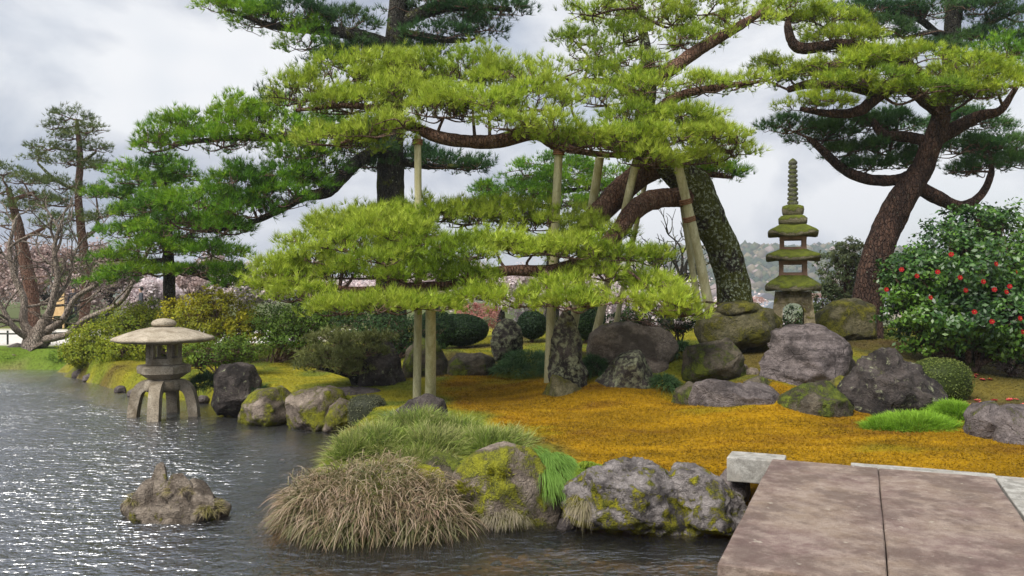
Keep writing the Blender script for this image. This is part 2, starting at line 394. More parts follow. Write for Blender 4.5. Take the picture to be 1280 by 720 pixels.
CP = [PZ(600, 500, .5), PZ(700, 520, .5), PZ(800, 540, .5), PZ(1000, 550, .5), PZ(870, 506, .52), PZ(1090, 532, .52), PZ(1270, 562, .55), PZ(1280, 600, .5), PZ(640, 475, .58),
      P(1010, 488, 11.8), P(1020, 436, 13.3), P(1000, 425, 14.2), P(960, 470, 12.3), P(1100, 440, 14.), P(1100, 425, 15.5), P(990, 415, 15.), P(1240, 500, 12.), P(1260, 472, 13.5), P(1200, 462, 13.6), P(1175, 500, 12.),
      P(560, 437, 17.), P(620, 470, 15.), P(650, 442, 16.5), P(700, 440, 16.), P(870, 432, 14.5), P(780, 462, 14.), P(900, 440, 13.6), P(510, 470, 15.5),
      PZ(370, 470, .5), PZ(440, 460, .52), PZ(250, 478, .42), PZ(130, 470, .38), PZ(340, 445, .6), PZ(60, 440, .55), PZ(-150, 440, .55), PZ(120, 425, .6), PZ(460, 500, .5), PZ(540, 500, .5),
      np.array([6., 20, 1.35]), np.array([10, 22, 1.2]), np.array([14, 16, 1.2]), np.array([16, 11, .8]), np.array([2., 22, 1.1]), np.array([-4., 25, .7]), np.array([-14, 30, .6]),
      np.array([0, 0, .65]), np.array([6, 1, .6]), np.array([-10, 1, .6]), np.array([8, 8, .5]), np.array([-2, 7, .48]), np.array([1.5, 8.2, .48]), np.array([-1., 9.5, .5])]
CP = np.array(CP)
def land_h(x, y):
    d2 = (x[:, None]-CP[None, :, 0])**2+(y[:, None]-CP[None, :, 1])**2+.12
    w = d2**-1.5; z = (w*CP[None, :, 2]).sum(1)/w.sum(1)
    # beyond the garden: level ground to the left, the plateau's edge and the town below to the right
    side = smooth(-.02, .16, x/np.maximum(y, 1))
    fall = smooth(25, 75, y)*side
    flat = smooth(24, 30, y)
    z = z*(1-flat)+(.6)*flat
    z = z*(1-fall)+(-11+smooth(150, 480, y)*7)*fall
    z = z*(1-smooth(90, 250, y)*(1-side))+(-11+smooth(150, 480, y)*7)*(smooth(90, 250, y)*(1-side))
    return z
def ground_h(x, y):
    x = np.atleast_1d(np.asarray(x, float)); y = np.atleast_1d(np.asarray(y, float))
    sdv = np.where((y < 30) & (np.abs(x) < 45), poly_sd(np.stack([x, y], 1), POND), 50)
    land = land_h(x, y)
    p3 = np.stack([x, y, np.zeros_like(x)], 1)
    near = (y < 30)
    land = land+near*(.035*fbm(p3*.9, 3, 3)+.012*fbm(p3*4, 8, 3))
    bed = -.30+.05*fbm(p3*1.5, 5, 3)
    k = smooth(-.12, .42, sdv+.1*fbm(p3*2.2, 11, 3))
    return bed*(1-k)+land*k
def gz(x, y): return float(ground_h([x], [y])[0])

def gridaxis(segs):
    out = []
    for a, b, s in segs: out += list(np.arange(a, b, s))
    return np.array(out+[segs[-1][1]])
def ground_mat():
    m, N, L, out = newmat('garden_ground')
    at = N.new('ShaderNodeAttribute'); at.attribute_name = 'tint'
    g = N.new('ShaderNodeNewGeometry'); pos = g.outputs['Position']
    a = noise(N, L, pos, 2.2, 6, .6, .4); b = noise(N, L, pos, 18, 5, .65); c = noise(N, L, pos, 85, 3, .6)
    st = noise(N, L, pos, 6, 5, .6, .6, (.6, 3.2, 1))
    col = mixc(N, L, ramp(N, L, b, .3, .62, .55, 0), at.outputs['Color'], (.10, .075, .02), 'MULTIPLY')
    col = mixc(N, L, ramp(N, L, c, .35, .65, .0, .35), col, mixc(N, L, 1., at.outputs['Color'], (1.7, 1.55, 1.3), 'MULTIPLY'))
    col = mixc(N, L, ramp(N, L, st, .45, .30, 0, .65), col, mixc(N, L, 1., at.outputs['Color'], (.45, .36, .32), 'MULTIPLY'))
    p = nd(N, 'BsdfPrincipled', Roughness=.95); p.inputs['Specular IOR Level'].default_value = .1
    L.new(col, p.inputs['Base Color'])
    h = math_(N, L, 'ADD', math_(N, L, 'MULTIPLY', b, 1.), math_(N, L, 'MULTIPLY', c, .6))
    L.new(bump(N, L, h, .8, .03), p.inputs['Normal']); L.new(p.outputs[0], out.inputs[0]); return m

LAWN = np.array([PZ(x, y, .52)[:2] for x, y in [(600, 476), (680, 484), (730, 496), (870, 500), (990, 508), (1090, 518), (1180, 536), (1290, 556), (1600, 590), (1700, 700), (1400, 700), (1000, 640), (870, 622), (740, 592), (690, 560), (655, 540), (600, 520), (562, 506), (545, 490), (560, 478)]])
def zone_colors(x, y):
    p3 = np.stack([x, y, np.zeros_like(x)], 1); n = fbm(p3*1.7, 21, 4); n2 = fbm(p3*.8, 31, 3); xy = np.stack([x, y], 1)
    moss = np.array([.25, .23, .018]); grn = np.array([.13, .16, .02]); orange = np.array([.275, .16, .004]); dirt = np.array([.075, .05, .025])
    t = smooth(-.35, .35, n)[:, None]
    c = moss*(1-t)+grn*t
    t = smooth(.15, .55, n2)[:, None]*.8; c = c*(1-t)+dirt*t
    right = smooth(5.2, 6.5, x)*smooth(17, 15, y)*smooth(9, 10, y)*.7                # bare earth under the camellia
    c = c*(1-right[:, None])+dirt*right[:, None]
    sdl = poly_sd(xy, LAWN)+.35*n; t = smooth(.25, -.25, sdl)[:, None]
    oc = orange*(.82+.35*smooth(-.4, .5, fbm(p3*np.array([1.2, 3., 1]), 41, 4)))[:, None]
    pt = (smooth(.02, .4, fbm(p3*np.array([.9, 2.2, 1])+7, 51, 5, .6))*.8)[:, None]; oc = oc*(1-pt)+np.array([.17, .085, .006])*pt
    gt = (smooth(.12, .5, fbm(p3*np.array([.7, 1.6, 1])+3, 61, 4))*.75)[:, None]; oc = oc*(1-gt)+np.array([.25, .20, .008])*gt
    c = c*(1-t)+oc*t
    # gravel path and grass bank on the far left, then the far country
    t = (smooth(23.6, 24.2, y+.3*n)*smooth(34, 32, y)*smooth(-5.0, -6.5, x))[:, None]; c = c*(1-t)+np.array([.62, .61, .60])*t
    t = (smooth(21.8, 22.4, y)*smooth(24.2, 23.6, y+.3*n)*smooth(-7, -9, x))[:, None]; c = c*(1-t)+np.array([.12, .19, .025])*t
    t = smooth(32, 36, y)[:, None]; c = c*(1-t)+np.array([.09, .11, .045])*t
    sdp = poly_sd(xy, POND); t = smooth(.06, -.06, sdp+.05*n)[:, None]
    t = np.where((y[:, None] < 30), t, 0); bedc = (np.array([.21, .16, .10])+np.array([.04, -.02, -.06])*smooth(9.5, 8, y)[:, None])*(.7+.6*smooth(-.3, .4, n))[:, None]
    c = c*(1-t)+bedc*t
    return c, sdl, sdp
gx = gridaxis([(-3000, -200, 140), (-200, -40, 8), (-40, -11, .8), (-11, 10, .085), (10, 40, .8), (40, 200, 8), (200, 3000, 140)])
gy = gridaxis([(-60, 0, 5), (0, 4, .5), (4, 18, .085), (18, 28, .25), (28, 80, 1.2), (80, 300, 10), (300, 3500, 120)])
GX, GY = np.meshgrid(gx, gy); fx, fy = GX.ravel(), GY.ravel()
gh = np.concatenate([ground_h(fx[k:k+40000], fy[k:k+40000]) for k in range(0, len(fx), 40000)])
nx, ny = len(gx), len(gy); ii = (np.arange(ny-1)[:, None]*nx+np.arange(nx-1)[None]).ravel()
gc = np.concatenate([zone_colors(fx[k:k+60000], fy[k:k+60000])[0] for k in range(0, len(fx), 60000)])
mb = MB(); mb.add(np.stack([fx, fy, gh], 1), np.stack([ii, ii+1, ii+nx+1, ii+nx], 1), gc, 0, True)
tag(mb.build('ground', ground_mat()), kind='structure')

# water
def water_mat():
    m, N, L, out = newmat('pond_water')
    g = N.new('ShaderNodeNewGeometry'); pos = g.outputs['Position']
    a = noise(N, L, pos, 1.3, 2, .5, .6, (1, 1.5, 1)); b = noise(N, L, pos, 4.2, 3, .55, .5, (1, 1.6, 1)); c = noise(N, L, pos, 11, 2, .5, .3, (1, 1.5, 1))
    big = ramp(N, L, noise(N, L, pos, .35, 3, .6, .5), .35, .6, .55, 1.1)
    h = math_(N, L, 'ADD', math_(N, L, 'MULTIPLY', a, .5), math_(N, L, 'ADD', math_(N, L, 'MULTIPLY', b, .8), math_(N, L, 'MULTIPLY', c, .42)))
    at = N.new('ShaderNodeAttribute'); at.attribute_name = 'tint'; sp = N.new('ShaderNodeSeparateColor'); L.new(at.outputs['Color'], sp.inputs[0]); op = sp.outputs[0]
    big = math_(N, L, 'MULTIPLY', big, math_(N, L, 'ADD', math_(N, L, 'MULTIPLY', op, .6), .4))
    nb = bump(N, L, math_(N, L, 'MULTIPLY', h, big), 1., .115)
    gl = nd(N, 'BsdfGlossy', Roughness=.27, Color=(.97, .98, 1, 1)); L.new(nb, gl.inputs['Normal'])
    tr = nd(N, 'BsdfTransparent', Color=(.80, .76, .66, 1))
    fr = nd(N, 'Fresnel'); L.new(math_(N, L, 'ADD', math_(N, L, 'MULTIPLY', op, 3.6), 1.5), fr.inputs['IOR']); nb2 = bump(N, L, math_(N, L, 'MULTIPLY', h, big), 1., .04); L.new(nb2, fr.inputs['Normal'])
    x = N.new('ShaderNodeMixShader'); L.new(fr.outputs[0], x.inputs[0]); L.new(tr.outputs[0], x.inputs[1]); L.new(gl.outputs[0], x.inputs[2])
    L.new(x.outputs[0], out.inputs[0]); return m
mb = MB(); wx, wy = np.meshgrid(np.concatenate([np.linspace(-45, -14, 24, endpoint=False), np.linspace(-14, 5, 190), np.linspace(5.4, 18, 30)]), np.linspace(2, 24, 220)); n_ = wx.size; wn = wx.shape[1]
ii = (np.arange(219)[:, None]*wn+np.arange(wn-1)[None]).ravel(); wp = np.stack([wx.ravel(), wy.ravel()], 1)
wo_ = smooth(.1, 1.7, -poly_sd(wp, POND)+.5*fbm(np.stack([wp[:, 0]*.9, wp[:, 1]*.9, np.zeros(n_)], 1), 71, 3))*(1-.6*smooth(-2.6, -1.2, wp[:, 0])*smooth(8.6, 7.4, wp[:, 1]))
mb.add(np.stack([wx.ravel(), wy.ravel(), np.zeros(n_)], 1), np.stack([ii, ii+1, ii+wn+1, ii+wn], 1), np.repeat(wo_[:, None], 3, 1))
tag(mb.build('water', water_mat()), kind='structure')

# far wooded hills beyond the town
hx = np.linspace(-700, 900, 260); hy = np.concatenate([np.linspace(430, 760, 90)])
HX, HY = np.meshgrid(hx, hy); q = np.stack([HX.ravel()/150, HY.ravel()/150, np.zeros(HX.size)], 1)
rise = smooth(430, 700, HY.ravel())
lowl = .35+.65*smooth(-60, 160, HX.ravel())
hz_ = -9+rise*lowl*(41+17*fbm(q, 4, 4)+6*np.sin(HX.ravel()/130.))+rise*3.2*np.abs(fbm(q*14, 9, 3))*2
hc = pal(q*10, [(.02, .04, .02), (.05, .07, .03), (.22, .20, .10), (.06, .08, .03), (.34, .26, .22), (.03, .05, .025)], .9, .16, 3)
ii = (np.arange(len(hy)-1)[:, None]*260+np.arange(259)[None]).ravel()
mb = MB(); mb.add(np.stack([HX.ravel(), HY.ravel(), hz_], 1), np.stack([ii, ii+1, ii+261, ii+260], 1), hc, 0, True)
tag(mb.build('hills', M['grass']), kind='structure')

k = 9500; x = RNG.uniform(-420, 620, k); y = RNG.uniform(440, 700, k); zq = smooth(430, 700, y)*(.35+.65*smooth(-60, 160, x))
qq = np.stack([x/150, y/150, np.zeros(k)], 1); zz = -9+zq*(41+17*fbm(qq, 4, 4)+6*np.sin(x/130.))
v, f = ico(1); rr_ = RNG.uniform(1.8, 4.6, k)*np.where(RNG.random(k) < .2, .6, 1); V = np.stack([x, y, zz+rr_*.5], 1)[:, None]+v[None]*rr_[:, None, None]*np.array([1, 1, 1.05])*(1+.16*RNG.normal(0, 1, (k, len(v), 1)))
tcol = np.array([(.03, .055, .025), (.05, .08, .03), (.09, .10, .04), (.20, .17, .10), (.33, .26, .24), (.14, .12, .075), (.025, .045, .028)])[RNG.choice(7, k, p=[.22, .2, .15, .14, .09, .1, .1])]
m_ = MB(); m_.add(V.reshape(-1, 3), (f[None]+np.arange(k)[:, None, None]*len(v)).reshape(-1, 3), np.repeat(tcol, len(v), 0)*RNG.uniform(.8, 1.2, (k*len(v), 1)), 0, True)
tag(m_.build('hillside_wood', M['grass']), kind='stuff')

# ------------------------------------------------------------ rocks
def rock(label, outline, Y, depth, mat, seed, rough=.10, facets=9, name='rock', group=None, sub=5, ridge=.0, lean=0., parent=None):
    """a boulder: its outline at distance Y inflated to a real body of the given half depth, cut by facets and weathered"""
    o = np.array(outline, float); pts = np.array([P(x, y, Y) for x, y in o])
    zmin = pts[:, 2].min(); ctr = np.array([(pts[:, 0].min()+pts[:, 0].max())/2, Y, zmin+(pts[:, 2].max()-zmin)*.42])
    loop = np.vstack([pts, pts[:1]]); dense = np.concatenate([loop[k]+(loop[k+1]-loop[k])*np.linspace(0, 1, 24, endpoint=False)[:, None] for k in range(len(pts))])
    th = np.arctan2(dense[:, 2]-ctr[2], dense[:, 0]-ctr[0]); rr = np.hypot(dense[:, 2]-ctr[2], dense[:, 0]-ctr[0])
    od = np.argsort(th); th, rr = th[od], rr[od]
    v, f = ico(sub); v = v.copy(); rg = np.random.default_rng(seed)
    for _ in range(facets*2+3):
        n = rg.normal(0, 1, 3); n[1] = -abs(n[1])-.75 if rg.random() < .8 else abs(n[1])+.5; n /= np.linalg.norm(n); c = rg.uniform(.60, .92)
        v = v-np.maximum(v@n-c, 0)[:, None]*n*.97
    t = np.arctan2(v[:, 2], v[:, 0]); rho = np.clip(np.hypot(v[:, 0], v[:, 2]), 0, 1.0)**.82
    r = np.interp(t, th, rr, period=2*math.pi)*1.10
    w = np.stack([ctr[0]+r*np.cos(t)*rho, Y+depth*v[:, 1]+0*t, ctr[2]+r*np.sin(t)*rho], 1)
    w[:, 1] += lean*(w[:, 2]-zmin)
    size = min(rr.mean(), depth+.2)
    nrm = unit((w-ctr)/np.array([rr.mean(), depth, rr.mean()])**2)
    q = w/size
    d = 1.2*rough*size*(.8*fbm(q*1.6, seed, 4, .5)+1.1*(.35-np.abs(fbm(q*1.9+3, seed+9, 5, .55)))+.35*(.3-np.abs(fbm(q*6+3, seed+19, 3))))
    if ridge: d = d+ridge*size*(1-np.abs(vnoise(q*np.array([1.2, 1.2, 4.2])+fbm(q*1.3, seed+2, 3)[:, None]*1.4, seed+4))-.6)
    w = w+nrm*d[:, None]
    base = (ctr[0], Y, zmin)
    b = MB(); b.add(w, f, None, 0, True)
    if parent is not None: return b.build(name, mat, parent)
    return tag(b.build(name, mat, None, base), label, 'rock', group)
PUR = ((.062, .05, .049), (.16, .135, .13)); DRK = ((.022, .018, .017), (.078, .064, .058)); BRN = ((.14, .11, .085), (.27, .22, .18)); OLV = ((.075, .07, .035), (.16, .14, .075)); GRY = ((.13, .12, .11), (.30, .28, .26))
RM = dict(pur=rock_mat('purple_grey_rock', *PUR, amt=.22, top=.08), pur2=rock_mat('purple_grey_rock_mossy', *PUR, amt=.30, top=-.12),
          drk=rock_mat('dark_craggy_rock', *DRK, amt=.18, top=.1, lichen=.25), brn=rock_mat('brown_boulder_rock', *BRN, amt=.16, top=.12, streak=(1, 1, 2.2)),
          olv=rock_mat('mossy_boulder_rock', *OLV, amt=.50, top=.05, moss=(.15, .14, .015), moss2=(.06, .06, .012)), ylw=rock_mat('yellow_mossed_rock', *BRN, moss=(.19, .19, .012), moss2=(.08, .085, .012), amt=.54, top=.0),
          lic=rock_mat('lichened_rock', *DRK, amt=.30, top=.0, lichen=1.0, scale=1.1), bank=rock_mat('bank_rock', (.075, .064, .062), (.29, .26, .25), moss=(.26, .24, .012), moss2=(.07, .08, .012), amt=.52, top=-.10, scale=1.7, mscale=1.7),
          isl=rock_mat('islet_rock', (.11, .085, .065), (.30, .25, .20), moss=(.26, .24, .02), moss2=(.12, .12, .02), amt=.42, top=-.1, scale=2.2),
          dmoss=rock_mat('dark_mossy_rock', (.06, .05, .035), (.12, .10, .07), moss=(.10, .12, .012), moss2=(.035, .05, .008), amt=.52, top=.0), plate=rock_mat('bedded_rock', (.055, .044, .042), (.165, .137, .132), amt=.10, top=.1, streak=(.7, 1, 3.6), crack=.25))

rock('tall pointed standing stone with pale lichen, leaning beside a support pole', [(688, 470), (690, 440), (695, 410), (706, 393), (716, 400), (726, 430), (733, 470), (734, 505), (690, 505)], 13.0, .33, RM['lic'], 11, .09)
rock('low dark mossy stone spread at the foot of the tall pointed standing stone', [(676, 500), (682, 482), (692, 470), (706, 476), (722, 480), (734, 494), (738, 507), (672, 507)], 12.75, .30, RM['olv'], 12, .10)
rock('large round grey-brown boulder under the green pine pads', [(738, 440), (742, 420), (760, 408), (790, 405), (824, 404), (838, 416), (844, 436), (832, 458), (800, 468), (750, 462)], 13.9, .75, RM['brn'], 13, .07, 7)
rock('wedge-shaped mossy rock with sloping pale edge, below the large round boulder', [(733, 490), (752, 470), (776, 447), (796, 441), (806, 452), (818, 474), (824, 496), (818, 504), (734, 503)], 13.0, .5, RM['lic'], 14, .08, 10)
rock('small grey stone tucked between the round boulder and the wedge-shaped rock', [(800, 462), (812, 450), (832, 452), (842, 462), (838, 480), (804, 480)], 13.5, .35, RM['brn'], 15, .09)
rock('dark square-shouldered rock with mossy face below the leaning pine trunk', [(858, 470), (857, 445), (864, 436), (890, 430), (908, 424), (922, 440), (932, 462), (932, 478), (860, 478)], 12.9, .55, RM['dmoss'], 16, .07, 10)
rock('broad lichened boulder at the foot of the leaning pine trunk', [(872, 424), (876, 400), (892, 388), (930, 386), (956, 390), (972, 402), (976, 425), (950, 438), (900, 438), (876, 434)], 13.9, .8, RM['olv'], 17, .09)
rock('flat capstone lying on the broad boulder against the pine trunk', [(898, 388), (904, 379), (925, 377), (945, 379), (954, 387), (945, 394), (905, 394)], 13.7, .42, RM['olv'], 18, .06, sub=4)
rock('rounded olive mossy boulder right of the stone pagoda', [(1020, 415), (1028, 392), (1046, 380), (1068, 374), (1088, 384), (1098, 405), (1100, 428), (1020, 428)], 15.9, .7, RM['olv'], 19, .09)
rock('big slanting purple-grey rock with bedded layers in front of the pagoda', [(950, 470), (958, 452), (976, 440), (980, 420), (1000, 412), (1030, 412), (1052, 424), (1070, 446), (1072, 466), (1050, 486), (1010, 494), (960, 488)], 12.3, .75, RM['plate'], 20, .06, 6, ridge=.17, lean=.45)
rock('low purple-grey rock at the back edge of the orange lawn', [(868, 505), (876, 482), (892, 477), (920, 480), (940, 476), (962, 486), (976, 500), (982, 522), (930, 522), (872, 514)], 11.4, .55, RM['pur'], 21, .09, 8)
rock('dark mossy rock wedged between low purple rock and black craggy rock', [(976, 515), (984, 496), (1010, 484), (1036, 480), (1052, 496), (1066, 522), (1060, 530), (978, 528)], 11.0, .5, RM['dmoss'], 22, .08)
rock('black craggy rock beside the clipped round bush', [(1058, 505), (1068, 478), (1084, 464), (1102, 450), (1122, 448), (1140, 462), (1160, 482), (1180, 500), (1182, 520), (1160, 526), (1080, 530), (1060, 524)], 11.1, .6, RM['drk'], 23, .22, 10, ridge=.20)
rock('low olive mossy stone between the square-shouldered rock and the low purple rock', [(842, 505), (848, 488), (862, 480), (880, 482), (890, 496), (888, 512), (846, 512)], 12.1, .35, RM['dmoss'], 50, .10)
rock('flat mossy stone under the left end of the bedded purple-grey rock', [(926, 492), (932, 478), (950, 472), (970, 480), (976, 496), (930, 500)], 12.0, .3, RM['dmoss'], 51, .10)
rock('dark mossy stone between the bedded rock and the black craggy rock', [(1034, 500), (1040, 482), (1056, 472), (1074, 480), (1080, 504), (1036, 508)], 11.7, .4, RM['olv'], 52, .10)
rock('mauve boulder at the right edge of the orange lawn', [(1208, 545), (1212, 520), (1224, 508), (1246, 505), (1258, 514), (1258, 556), (1214, 556)], 9.5, .45, RM['pur'], 24, .08)
rock('mauve cracked boulder cut by the right edge of the picture', [(1244, 556), (1250, 522), (1270, 510), (1300, 512), (1318, 540), (1312, 566), (1250, 562)], 9.2, .5, RM['pur'], 25, .08)
rock('upright mottled stone behind the lawn between green sedge and moss', [(617, 440), (614, 415), (622, 402), (640, 402), (650, 412), (652, 436), (646, 450), (620, 450)], 15.8, .35, RM['lic'], 26, .09)
rock('low rounded mossy rock on the yellow moss at the lawn corner', [(556, 470), (560, 454), (572, 445), (598, 444), (614, 450), (618, 462), (606, 476), (562, 478)], 15.3, .5, RM['dmoss'], 27, .08, ridge=.08)
rock('humped dark rock with a smooth grey peak beside the low dwarf pine', [(436, 485), (438, 455), (452, 438), (472, 429), (486, 432), (496, 452), (506, 484), (490, 494), (440, 494)], 14.4, .6, RM['drk'], 28, .10)
rock('dark mossy rock hidden behind the two short support poles', [(505, 470), (510, 440), (524, 425), (545, 430), (556, 450), (562, 474), (540, 480), (508, 480)], 15.4, .5, RM['dmoss'], 29, .08)
rock('dark upright rock standing at the water right of the stone lantern', [(268, 500), (266, 470), (274, 459), (296, 457), (314, 460), (322, 478), (320, 505), (304, 520), (272, 518)], 14.3, .42, RM['drk'], 30, .08)
rock('moss-covered grey rock on the water edge next to the dark upright rock', [(302, 525), (308, 502), (322, 490), (350, 486), (366, 496), (372, 528), (350, 536), (306, 534)], 13.7, .6, RM['ylw'], 31, .07)
rock('long mossy bank rock with a flat grey top above the pond', [(362, 530), (364, 498), (380, 487), (410, 486), (428, 492), (436, 510), (430, 534), (400, 540), (366, 538)], 13.2, .6, RM['ylw'], 32, .08)
rock('flat brown ledge of rock over the mossy bank near the clipped pot-shaped bush', [(396, 496), (402, 486), (430, 484), (468, 487), (482, 494), (476, 502), (420, 502)], 13.7, .35, RM['pur'], 33, .06, sub=4)
rock('yellow mossed rock at the pond edge left of the clipped pot-shaped bush', [(404, 536), (410, 508), (424, 500), (440, 506), (446, 528), (436, 542), (408, 542)], 12.8, .35, RM['ylw'], 34, .08)
rock('dark brown stone half sunk in the green sedge on the peninsula', [(495, 535), (498, 512), (512, 502), (534, 497), (552, 502), (556, 520), (546, 540), (500, 545)], 10.3, .4, RM['drk'], 35, .10)
rock('dark rock with a yellow moss cushion above the dry pale grass tuft', [(560, 640), (575, 590), (600, 572), (630, 562), (660, 568), (688, 600), (698, 640), (690, 660), (580, 660)], 8.0, .55, RM['ylw'], 36, .08)
rock('small dark mossy rock between the brown sedge and the yellow moss cushion', [(500, 620), (515, 585), (545, 572), (575, 580), (590, 610), (585, 650), (510, 650)], 8.25, .5, RM['dmoss'], 37, .08)
rock('big lumpy mauve rock splashed with yellow moss beside the stone bridge', [(712, 650), (716, 615), (730, 594), (756, 578), (782, 574), (806, 584), (826, 588), (850, 590), (870, 610), (880, 650), (868, 674), (800, 672), (724, 662)], 7.75, .55, RM['bank'], 38, .16, 9, sub=6, ridge=.08)
rock('mauve moss-spotted rock nearest the left corner of the stone bridge', [(838, 640), (842, 604), (856, 588), (880, 587), (902, 596), (922, 618), (938, 645), (928, 668), (850, 672)], 7.65, .5, RM['bank'], 39, .16, 9, sub=6, ridge=.08)
rock('smooth round mauve stone under the pale granite block', [(900, 620), (900, 602), (910, 588), (924, 588), (935, 600), (936, 618), (924, 632), (904, 632)], 7.9, .2, RM['pur'], 40, .05, 4, sub=4)
rock('small grey stone at the water line under the dry grass tuft', [(696, 660), (700, 650), (712, 648), (722, 654), (720, 664), (700, 666)], 7.7, .1, RM['pur'], 41, .06, 4, sub=4)
isl = rock('jagged rock islet of tilted slabs standing alone in the pond', [(158, 640), (162, 630), (178, 627), (210, 627), (240, 628), (266, 630), (278, 634), (276, 650), (250, 664), (210, 666), (170, 654)], 8.05, .34, RM['isl'], 42, .20, 8, sub=5, ridge=.12)
for k, (ol, Yk, dk) in enumerate([([(174, 658), (180, 612), (188, 588), (195, 587), (204, 604), (216, 658)], 8.0, .10), ([(158, 654), (164, 622), (174, 606), (186, 604), (198, 654)], 7.95, .11), ([(194, 664), (198, 620), (208, 600), (220, 598), (234, 614), (246, 664)], 7.95, .12), ([(216, 664), (222, 622), (232, 604), (246, 606), (262, 626), (276, 662)], 7.97, .13), ([(206, 668), (212, 634), (222, 622), (240, 640), (252, 668)], 7.82, .08), ([(176, 662), (184, 634), (196, 622), (210, 644), (214, 664)], 7.84, .08)]):
    rock(None, ol, Yk, dk, RM['isl'], 140+k, .10, 6, 'stone_slab', None, 4, .05, .25, isl)
for i, (x, y, w, lab) in enumerate([(940, 466, 9, 'pale cobble lying between the dark mossy rock and the bedded rock'), (927, 460, 8, 'small tan cobble beside the pale cobble on the mound'),
        (100, 468, 9, 'small grey stone on the far left waterline'), (112, 473, 8, 'pale wet stone on the waterline near the far left grass'), (150, 487, 7, 'flat shore pebble left of the stone lantern'), (168, 492, 9, 'grey shore stone just left of the lantern legs'), (253, 500, 8, 'shore stone behind the right lantern leg'),
        (20, 452, 14, 'mossy stone at the foot of the bare tree'), (22, 441, 16, 'brown boulder under the bare tree roots'), (352, 577, 4, 'tiny dark stone breaking the pond surface')]):
    Y = {940: 12.7, 927: 12.9, 352: 10.7, 20: 23.0, 22: 23.6}.get(x, 2300/(y+4-360))
    rock(lab, [(x-w, y+w*.5), (x-w*.9, y-w*.3), (x-w*.2, y-w*.7), (x+w*.6, y-w*.55), (x+w, y), (x+w*.9, y+w*.6)], Y, w/F*Y*.9, RM['pur'] if x not in (940, 927, 20) else (RM['brn'] if x != 20 else RM['ylw']), 60+i, .1, 5, sub=3)

# ------------------------------------------------------------ stone bridge
def slab_mat():
    m, N, L, out = newmat('bridge_sandstone')
    g = N.new('ShaderNodeNewGeometry'); pos = g.outputs['Position']
    a = noise(N, L, pos, 1.1, 7, .6); b = noise(N, L, pos, 9, 8, .72); c = noise(N, L, pos, 110, 3, .7); d = noise(N, L, pos, 2.4, 8, .72)
    col = mixc(N, L, ramp(N, L, a, .36, .64), (.155, .10, .09), (.215, .158, .115))
    col = mixc(N, L, ramp(N, L, b, .35, .68, 0, .7), col, (.34, .275, .23))
    col = mixc(N, L, ramp(N, L, d, .55, .40, 0, .65), col, (.085, .055, .046))
    col = mixc(N, L, ramp(N, L, c, .62, .75, 0, .6), col, (.46, .38, .33))
    col = mixc(N, L, ramp(N, L, c, .44, .30, 0, .75), col, (.07, .05, .042))
    col = mixc(N, L, ramp(N, L, noise(N, L, pos, 11, 5, .6, .4), .64, .70, 0, .55), col, (.42, .38, .31))
    p = nd(N, 'BsdfPrincipled', Roughness=.72); p.inputs['Specular IOR Level'].default_value = .35
    L.new(col, p.inputs['Base Color']); L.new(bump(N, L, math_(N, L, 'ADD', b, math_(N, L, 'MULTIPLY', c, .5)),   .8, .02), p.inputs['Normal'])
    L.new(p.outputs[0], out.inputs[0]); return m
M['slab'] = slab_mat()
BU = unit(np.array([1.83, -.80, 0])); BV = np.array([-BU[1], BU[0], 0]); BO = PZ(965, 573, .70); BZ = np.array([0, 0, 1.])
def bridge_block(name, mat, u0, u1, v0, v1, z0, z1, label, cat, group=None, bev=.02, seed=0, skew=0):
    bm = bmesh.new()
    co = [BO+BU*u+BV*v+BZ*(z-.70) for u, v, z in [(u0, v0, z0), (u1, v0+skew, z0), (u1, v1+skew, z0), (u0, v1, z0), (u0, v0, z1), (u1, v0+skew, z1), (u1, v1+skew, z1), (u0, v1, z1)]]
    vv = [bm.verts.new(c) for c in co]
    for f in [[0, 3, 2, 1], [4, 5, 6, 7], [0, 1, 5, 4], [1, 2, 6, 5], [2, 3, 7, 6], [3, 0, 4, 7]]: bm.faces.new([vv[k] for k in f])
    bmesh.ops.recalc_face_normals(bm, faces=bm.faces)
    bmesh.ops.bevel(bm, geom=bm.edges[:], offset=bev, segments=3, affect='EDGES', profile=.6)
    bmesh.ops.subdivide_edges(bm, edges=[e for e in bm.edges if e.calc_length() > .12], cuts=14, use_grid_fill=True)
    bmesh.ops.triangulate(bm, faces=[f for f in bm.faces if len(f.verts) > 4])
    bm.verts.index_update()
    v = np.array([x.co[:] for x in bm.verts]); v = v+.006*np.stack([fbm(v*3, seed, 4), fbm(v*3+5, seed+1, 4), fbm(v*2.2+9, seed+2, 4)*1.2], 1)
    b = MB()
    for k in (3, 4):
        ff = [[x.index for x in f.verts] for f in bm.faces if len(f.verts) == k]
        if ff: b.add(v if b.n == 0 else np.zeros((0, 3)), np.array(ff)-(0 if b.n == 0 else b.n), None, 0, False)
    c = co[0]; bm.free()
    o = b.build(name, mat, None, (c[0], c[1], co[0][2])); return tag(o, label, cat, group)
bridge_block('bridge_slab', M['slab'], 0, .905, -3.12, 0, .47, .70, 'left reddish-brown stone slab of the footbridge, its corner over the water', 'stone bridge', 'bridge slabs', .022, 1)
bridge_block('bridge_slab', M['slab'], .909, 1.80, -3.3, -.02, .47, .698, 'right reddish-brown stone slab of the footbridge, at the picture corner', 'stone bridge', 'bridge slabs', .022, 5)
bridge_block('granite_block', M['granite'], -.42, .10, .02, .36, .44, .672, 'short pale granite block at the left head of the bridge slabs', 'stone block', 'granite bridge-head blocks', .015, 8)
bridge_block('granite_block', M['granite'], .68, 1.83, .0, .17, .42, .690, 'long pale granite kerb behind the right bridge slab', 'stone block', 'granite bridge-head blocks', .012, 9)
